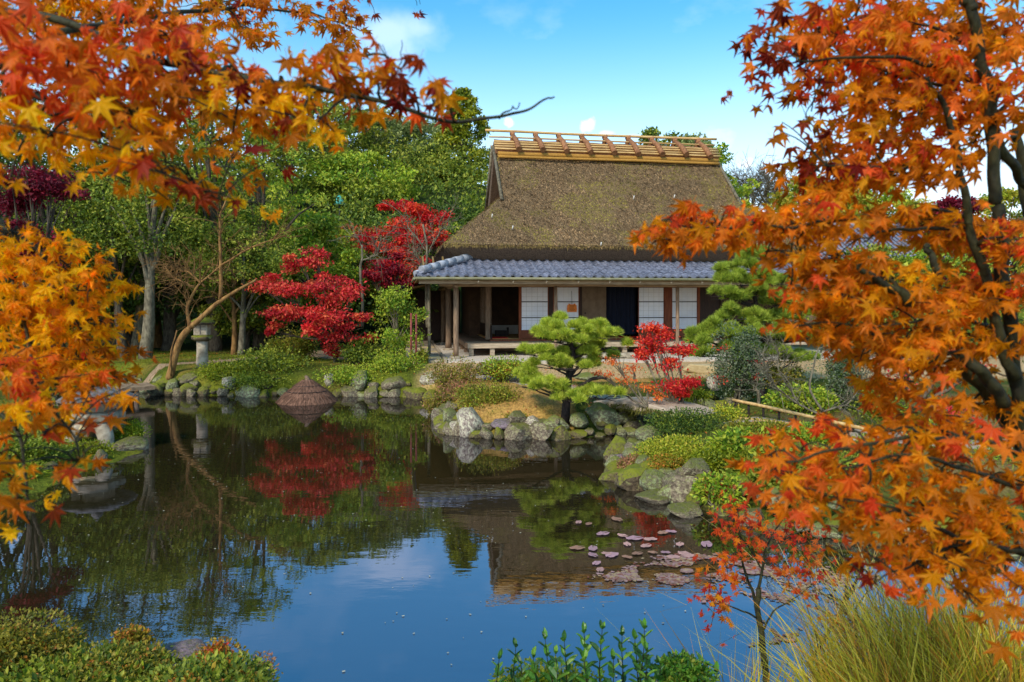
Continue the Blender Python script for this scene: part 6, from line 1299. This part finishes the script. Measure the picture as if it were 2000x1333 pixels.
maple_fg('maple_sapling', 'young orange red maple sapling rising over the water at lower right', tuple(rs),
  [([rs, (1497, 1330, 4.3), (1488, 1240, 4.3), (1478, 1190, 4.3), (1482, 1150, 4.3)], .022, .016), ([(1478, 1190, 4.3), (1470, 1160, 4.3), (1452, 1110, 4.3), (1445, 1060, 4.25), (1440, 1000, 4.2)], .011, .004), ([(1482, 1150, 4.3), (1488, 1110, 4.3), (1500, 1060, 4.3), (1530, 1010, 4.3)], .010, .004), ([(1488, 1110, 4.3), (1470, 1080, 4.3), (1440, 1040, 4.2)], .006, .003), ([(1478, 1205, 4.3), (1440, 1190, 4.2), (1410, 1175, 4.2)], .007, .003), ([(1492, 1230, 4.3), (1510, 1190, 4.3), (1560, 1165, 4.3), (1590, 1140, 4.3)], .007, .002), ([(1500, 1075, 4.3), (1560, 1040, 4.3), (1610, 1000, 4.3)], .006, .002)],
  [(1440, 995, 34, 20, 4.2, 'leaf_sap', RO, .7), (1420, 1030, 22, 20, 4.2, 'leaf_sap', RO, .8), (1470, 1030, 40, 22, 4.25, 'leaf_sap', RO, .7), (1530, 1000, 36, 20, 4.3, RO, 'leaf_sap', .7), (1570, 1030, 34, 20, 4.3, 'leaf_sap', O, .7), (1530, 1050, 36, 16, 4.3, 'leaf_sap', RO, .7), (1440, 1070, 34, 20, 4.2, 'leaf_sap', RO, .7), (1490, 1060, 24, 14, 4.3, 'leaf_sap', RO, .6), (1520, 1105, 30, 14, 4.3, 'leaf_sap', O, .7), (1570, 1110, 36, 18, 4.3, 'leaf_sap', RO, .7), (1610, 1120, 20, 12, 4.3, 'leaf_sap', O, .6), (1590, 1070, 20, 14, 4.3, O, 'leaf_sap', .6), (1540, 1140, 20, 12, 4.3, RO, O, .7),
   (1410, 1110, 22, 14, 4.15, 'leaf_sap', RO, .8), (1385, 1130, 18, 20, 4.15, 'leaf_sap', O, .8), (1400, 1170, 24, 20, 4.1, O, 'leaf_sap', .8), (1390, 1205, 26, 12, 4.1, 'leaf_sap', 'leaf_sap', .8), (1455, 1140, 12, 8, 4.2, RO, O), (1425, 1095, 14, 20, 4.2, O, RO, .7), (1600, 1190, 14, 20, 4.3, RO, 'leaf_sap', .6)],
  'bark_green', leafsize=.036, dens=.5, ysp=.3)

# laurel-like sprigs at the bottom
def sprigs(label, xs, Y):
    x0 = bxy(np.mean([q[0] for q in xs]), Y); o = thing('laurel_shrub', label, 'shrub', (x0, Y, .15)); B0 = np.array([x0, Y, .15]); tb = MB(); P_, T_, N_, S_ = [], [], [], []
    for px, py, dy in xs:
        tip = Wp(px, py, Y + dy); bs = tip + [rng.normal(0, .05), 0, -.62]; path = bend([bs, (bs + tip) / 2 + rng.normal(0, .015, 3), tip], 14, .003); tube(tb, path - B0, np.linspace(.006, .002, 14), 5)
        for k in range(3, 14):
            for s_ in range(2 if k < 13 else 4):
                a_ = k * 1.57 + s_ * math.pi + rng.normal(0, .3); d = np.array([math.cos(a_), math.sin(a_) * .9, .55 + .4 * (k / 13) ** 2]); P_.append(path[k]); T_.append(d); N_.append(np.array([-d[0] * .5, -d[1] * .5, 1.0]) + rng.normal(0, .25, 3)); S_.append(.082 * rng.uniform(.7, 1.15) * (1 if k < 12 else .75))
    tb.build('stem', M['bark_green'], o); n = len(P_); cl = np.array([lin(c) for c in PAL['laurel']])
    leaf_set(o, np.array(P_), np.array(T_), np.array(N_), np.array(S_), rng.integers(0, 4, n), cl, [LAUREL], M['glossleaf'], B0, cap=295, order=rng.permutation(n))
sprigs('glossy green laurel sprigs standing up from the bottom edge', [(975, 1290, 0), (1005, 1265, .1), (1040, 1285, 0), (1063, 1250, 0), (1085, 1280, -.1), (1103, 1255, 0), (1140, 1238, .05), (1142, 1290, -.1), (1175, 1230, 0), (1215, 1242, 0), (1240, 1250, .1), (1258, 1232, 0), (1262, 1275, -.1), (1200, 1290, -.15), (1020, 1300, -.15), (1290, 1295, 0)], 3.9)
sprigs('short glossy sprigs right of the taller laurel sprigs', [(1300, 1300, .2), (1335, 1290, .2), (1370, 1295, .2), (1352, 1310, 0), (1400, 1315, .1)], 3.95)

# grasses
def grass(label, specs, pal, name='grass_clump', wid=.035, cat='grass'):
    px0, Y0 = specs[0][0], specs[0][3]; x0 = bxy(px0, Y0); g0 = min(gzf(x0, Y0), .35); o = thing(name, label, cat, (x0, Y0, g0)); b = MB()
    for px, py_top, wpx, Y, n in specs:
        n = int(n * (1.4 if pal == 'grass' else 1))
        h = CAMZ - (py_top - HY) * Y / F - g0; xs = bxy(px, Y) + rng.normal(0, wpx * Y / F * .30, n) - x0; ys = rng.normal(0, .18, n) + Y - Y0
        for x, y in zip(xs, ys):
            hh = h * rng.uniform(.4, 1.15); lean_ = rng.normal(0, .38, 2); q = np.linspace(0, 1, 6); cx_ = x + lean_[0] * hh * q ** 2; cy_ = y + lean_[1] * hh * q ** 2; z = hh * q * (1 - .25 * np.hypot(*lean_) * q); wv = .0062 * (1 - q ** 2 * .95) * rng.uniform(.6, 1.3); a_ = rng.uniform(-.8, .8)
            L1 = np.stack([cx_ - wv * math.cos(a_), cy_ - wv * math.sin(a_), z], -1); L2 = np.stack([cx_ + wv * math.cos(a_), cy_ + wv * math.sin(a_), z], -1); k = np.arange(12).reshape(2, 6)
            b.add(np.concatenate([L1, L2]), np.stack([k[0, :-1], k[1, :-1], k[1, 1:], k[0, 1:]], -1), 0, pcol(pal, 1)[0])
    b.build('blades', M['leaf'], o, kind='stuff'); return o
grass('tall yellow green grass mass in the lower right corner', [(1830, 1140, 150, 3.6, 900), (1700, 1215, 90, 3.7, 420), (1950, 1120, 90, 3.5, 600), (1800, 1240, 200, 3.3, 800), (1900, 1180, 110, 3.7, 500), (1650, 1285, 60, 3.6, 160), (1980, 1200, 60, 3.3, 300)], 'grass')
grass('small yellow green grass tuft beside the sapling foot', [(1465, 1265, 60, 3.9, 170), (1440, 1300, 60, 3.8, 90), (1520, 1300, 40, 3.8, 60)], 'grass')
grass('thin dry reed stalks at the water behind the tall grass', [(1660, 1020, 90, 5.2, 46), (1600, 1080, 60, 5.2, 24), (1720, 1050, 60, 5.2, 34), (1640, 1100, 60, 5.0, 30)], 'drygrass', name='dry_reeds')
# golden short grass and moss on the land: one stuff object
n = 60000; gx_ = rng.uniform(-13, 9, n); gy_ = 7 + 17 * rng.random(n) ** 1.3; d_ = pdist(gx_, gy_); k = (d_ > .12) & (np.abs(gx_) < .8 * gy_) & ~((gx_ > -2.6) & (gy_ > 18.6)); gx_, gy_ = gx_[k], gy_[k]; n = len(gx_); z_ = gz(gx_, gy_)
ii = (gx_ > -2) & (gx_ < 3.4) & (gy_ > 11.8) & (gy_ < 18.5); cc = np.where((ii & (rng.random(n) < .6))[:, None], lin((176, 136, 78)), np.where((rng.random(n) < .5)[:, None], lin((132, 140, 30)), lin((104, 116, 28)))) * rng.uniform(.7, 1.3, (n, 1))
b = MB(); bake(b, LEAF3[0], LEAF3[1], np.stack([gx_, gy_, z_], -1), np.array([0, 0, 1.]) + rng.normal(0, .6, (n, 3)), rng.normal(size=(n, 3)), rng.uniform(.03, .09, n), cc); o = b.build('short_grass', M['leaf'], kind='stuff'); tag(o, 'short golden and green grass and moss covering the banks', 'grass')
# fallen leaves on the banks
n = 2600; gx_ = rng.uniform(-12, 8, n); gy_ = rng.uniform(6.5, 23, n); d_ = pdist(gx_, gy_); k = d_ > .2; gx_, gy_ = gx_[k], gy_[k]; n = len(gx_)
b = MB(); bake(b, MAPLE[0][0], MAPLE[0][1], np.stack([gx_, gy_, gz(gx_, gy_) + .045], -1), np.c_[rng.normal(size=(n, 2)), np.zeros(n)], np.tile([0, 0, 1.], (n, 1)) + rng.normal(0, .3, (n, 3)), .035 * rng.uniform(.7, 1.2, n), pcol('leaf_sap', n)); o = b.build('fallen_leaves', M['maple'], kind='stuff'); tag(o, 'fallen red maple leaves scattered on the banks', 'leaves')

# things floating on the water
pm = MB(); th = np.linspace(.25, 2 * np.pi - .05, 15); pm.add(np.concatenate([[[0, 0, .0]], np.stack([np.cos(th) * (1 + .05 * np.sin(3 * th)), np.sin(th), .04 * np.sin(5 * th)], -1)]), [(0, i, i + 1) for i in range(1, 15)], 0, lin((168, 118, 112)))
pad_mats = [mmat('lily_pad', (176, 132, 124), (198, 150, 130), 14, .6, .3), mmat('lily_pad_brown', (140, 100, 80), (170, 126, 96), 14, .6, .3), mmat('lily_pad_mauve', (176, 128, 134), (160, 128, 124), 14, .5, .3)]
pads_me = [pm.mesh('lily_pad', m_) for m_ in pad_mats]
PADS = [(1130, 1022), (1150, 1025), (1178, 1044), (1216, 1048), (1205, 1016), (1240, 1053), (1225, 1065), (1128, 1072), (1158, 1073), (1262, 1068), (1275, 1081), (1158, 1086), (1185, 1083), (1225, 1090), (1165, 1102), (1172, 1115), (1295, 1042), (1310, 1040), (1340, 1085), (1365, 1088), (1380, 1065), (1328, 1065), (1245, 1083), (1300, 1081), (1315, 1090), (1405, 1085), (1195, 1086), (1270, 1055)]
for i, (px, py) in enumerate(PADS):
    Yp = F * CAMZ / (py - HY); o = link('lily_pad', pads_me[i % 3], label='curled pinkish brown dead lily pad floating on the pond below the right bank', cat='lily pad', group='dead lily pads floating on the pond', loc=(bxy(px, Yp), Yp, .012)); s_ = random.uniform(.03, .06); o.scale = (s_ * 1.6, s_, s_ * 2); o.rotation_euler = (0, 0, random.uniform(0, 6))
M['scum'] = mmat('leaf_mat', (150, 118, 118), (182, 150, 146), 9, .8, .4)
b = MB()                                                           # drifting leaf litter: many small leaves, thicker towards the right
cz = [(1290, 1118, 60, 10, 900), (1380, 1112, 90, 14, 2200), (1230, 1128, 50, 6, 500), (1330, 1135, 40, 6, 250), (1460, 1120, 60, 20, 500), (1430, 1170, 60, 10, 120), (1540, 1160, 80, 24, 200), (1340, 1090, 50, 4, 300), (1520, 1250, 80, 20, 70), (1640, 1130, 80, 20, 160)]
for px, py, rx, ry, n in cz:
    n = int(n * 1.9)
    a_ = rng.normal(0, .5, n) * rx + px; c_ = rng.normal(0, .5, n) * ry + py; Yp = F * CAMZ / (c_ - HY); P = np.stack([(a_ - HX) * Yp / F, Yp, rng.uniform(.004, .010, n)], -1); n0 = n; f_ = fbm(np.stack([P[:, 0] * 5, P[:, 1] * 5, P[:, 0] * 0], -1), 2) > -.02; P = P[f_]; n = len(P)
    cl = np.array([lin(c) for c in ((156, 120, 108), (140, 106, 88), (172, 134, 126), (140, 84, 66), (176, 146, 106))])[rng.integers(0, 5, n)]
    bake(b, [(-.5, -.3, 0), (.5, -.35, .0), (.45, .3, .0), (-.4, .38, .0)], [(0, 1, 2, 3)], P, np.c_[rng.normal(size=(n, 2)), np.zeros(n)], np.tile([0, 0, 1.], (n, 1)), rng.uniform(.02, .045, n), cl)
o = b.build('floating_leaf_litter', M['straw'], kind='stuff'); tag(o, 'mauve brown mat of dead leaves drifting on the pond', 'leaves')
b = MB(); n = 700; P = np.stack([rng.uniform(-6, 4, n), rng.uniform(4.3, 16, n), np.full(n, .006)], -1); P = P[pdist(P[:, 0], P[:, 1]) < -.05]; n = len(P)
bake(b, [(-.5, -.3, 0), (.5, -.35, .0), (.45, .3, .0), (-.4, .38, .0)], [(0, 1, 2, 3)], P, np.c_[rng.normal(size=(n, 2)), np.zeros(n)], np.tile([0, 0, 1.], (n, 1)), rng.uniform(.008, .022, n), lin((190, 180, 150)) * rng.uniform(.5, 1.1, (n, 1))); o = b.build('floating_specks', M['straw'], kind='stuff'); tag(o, 'tiny pale leaf specks scattered on the water surface', 'leaves')
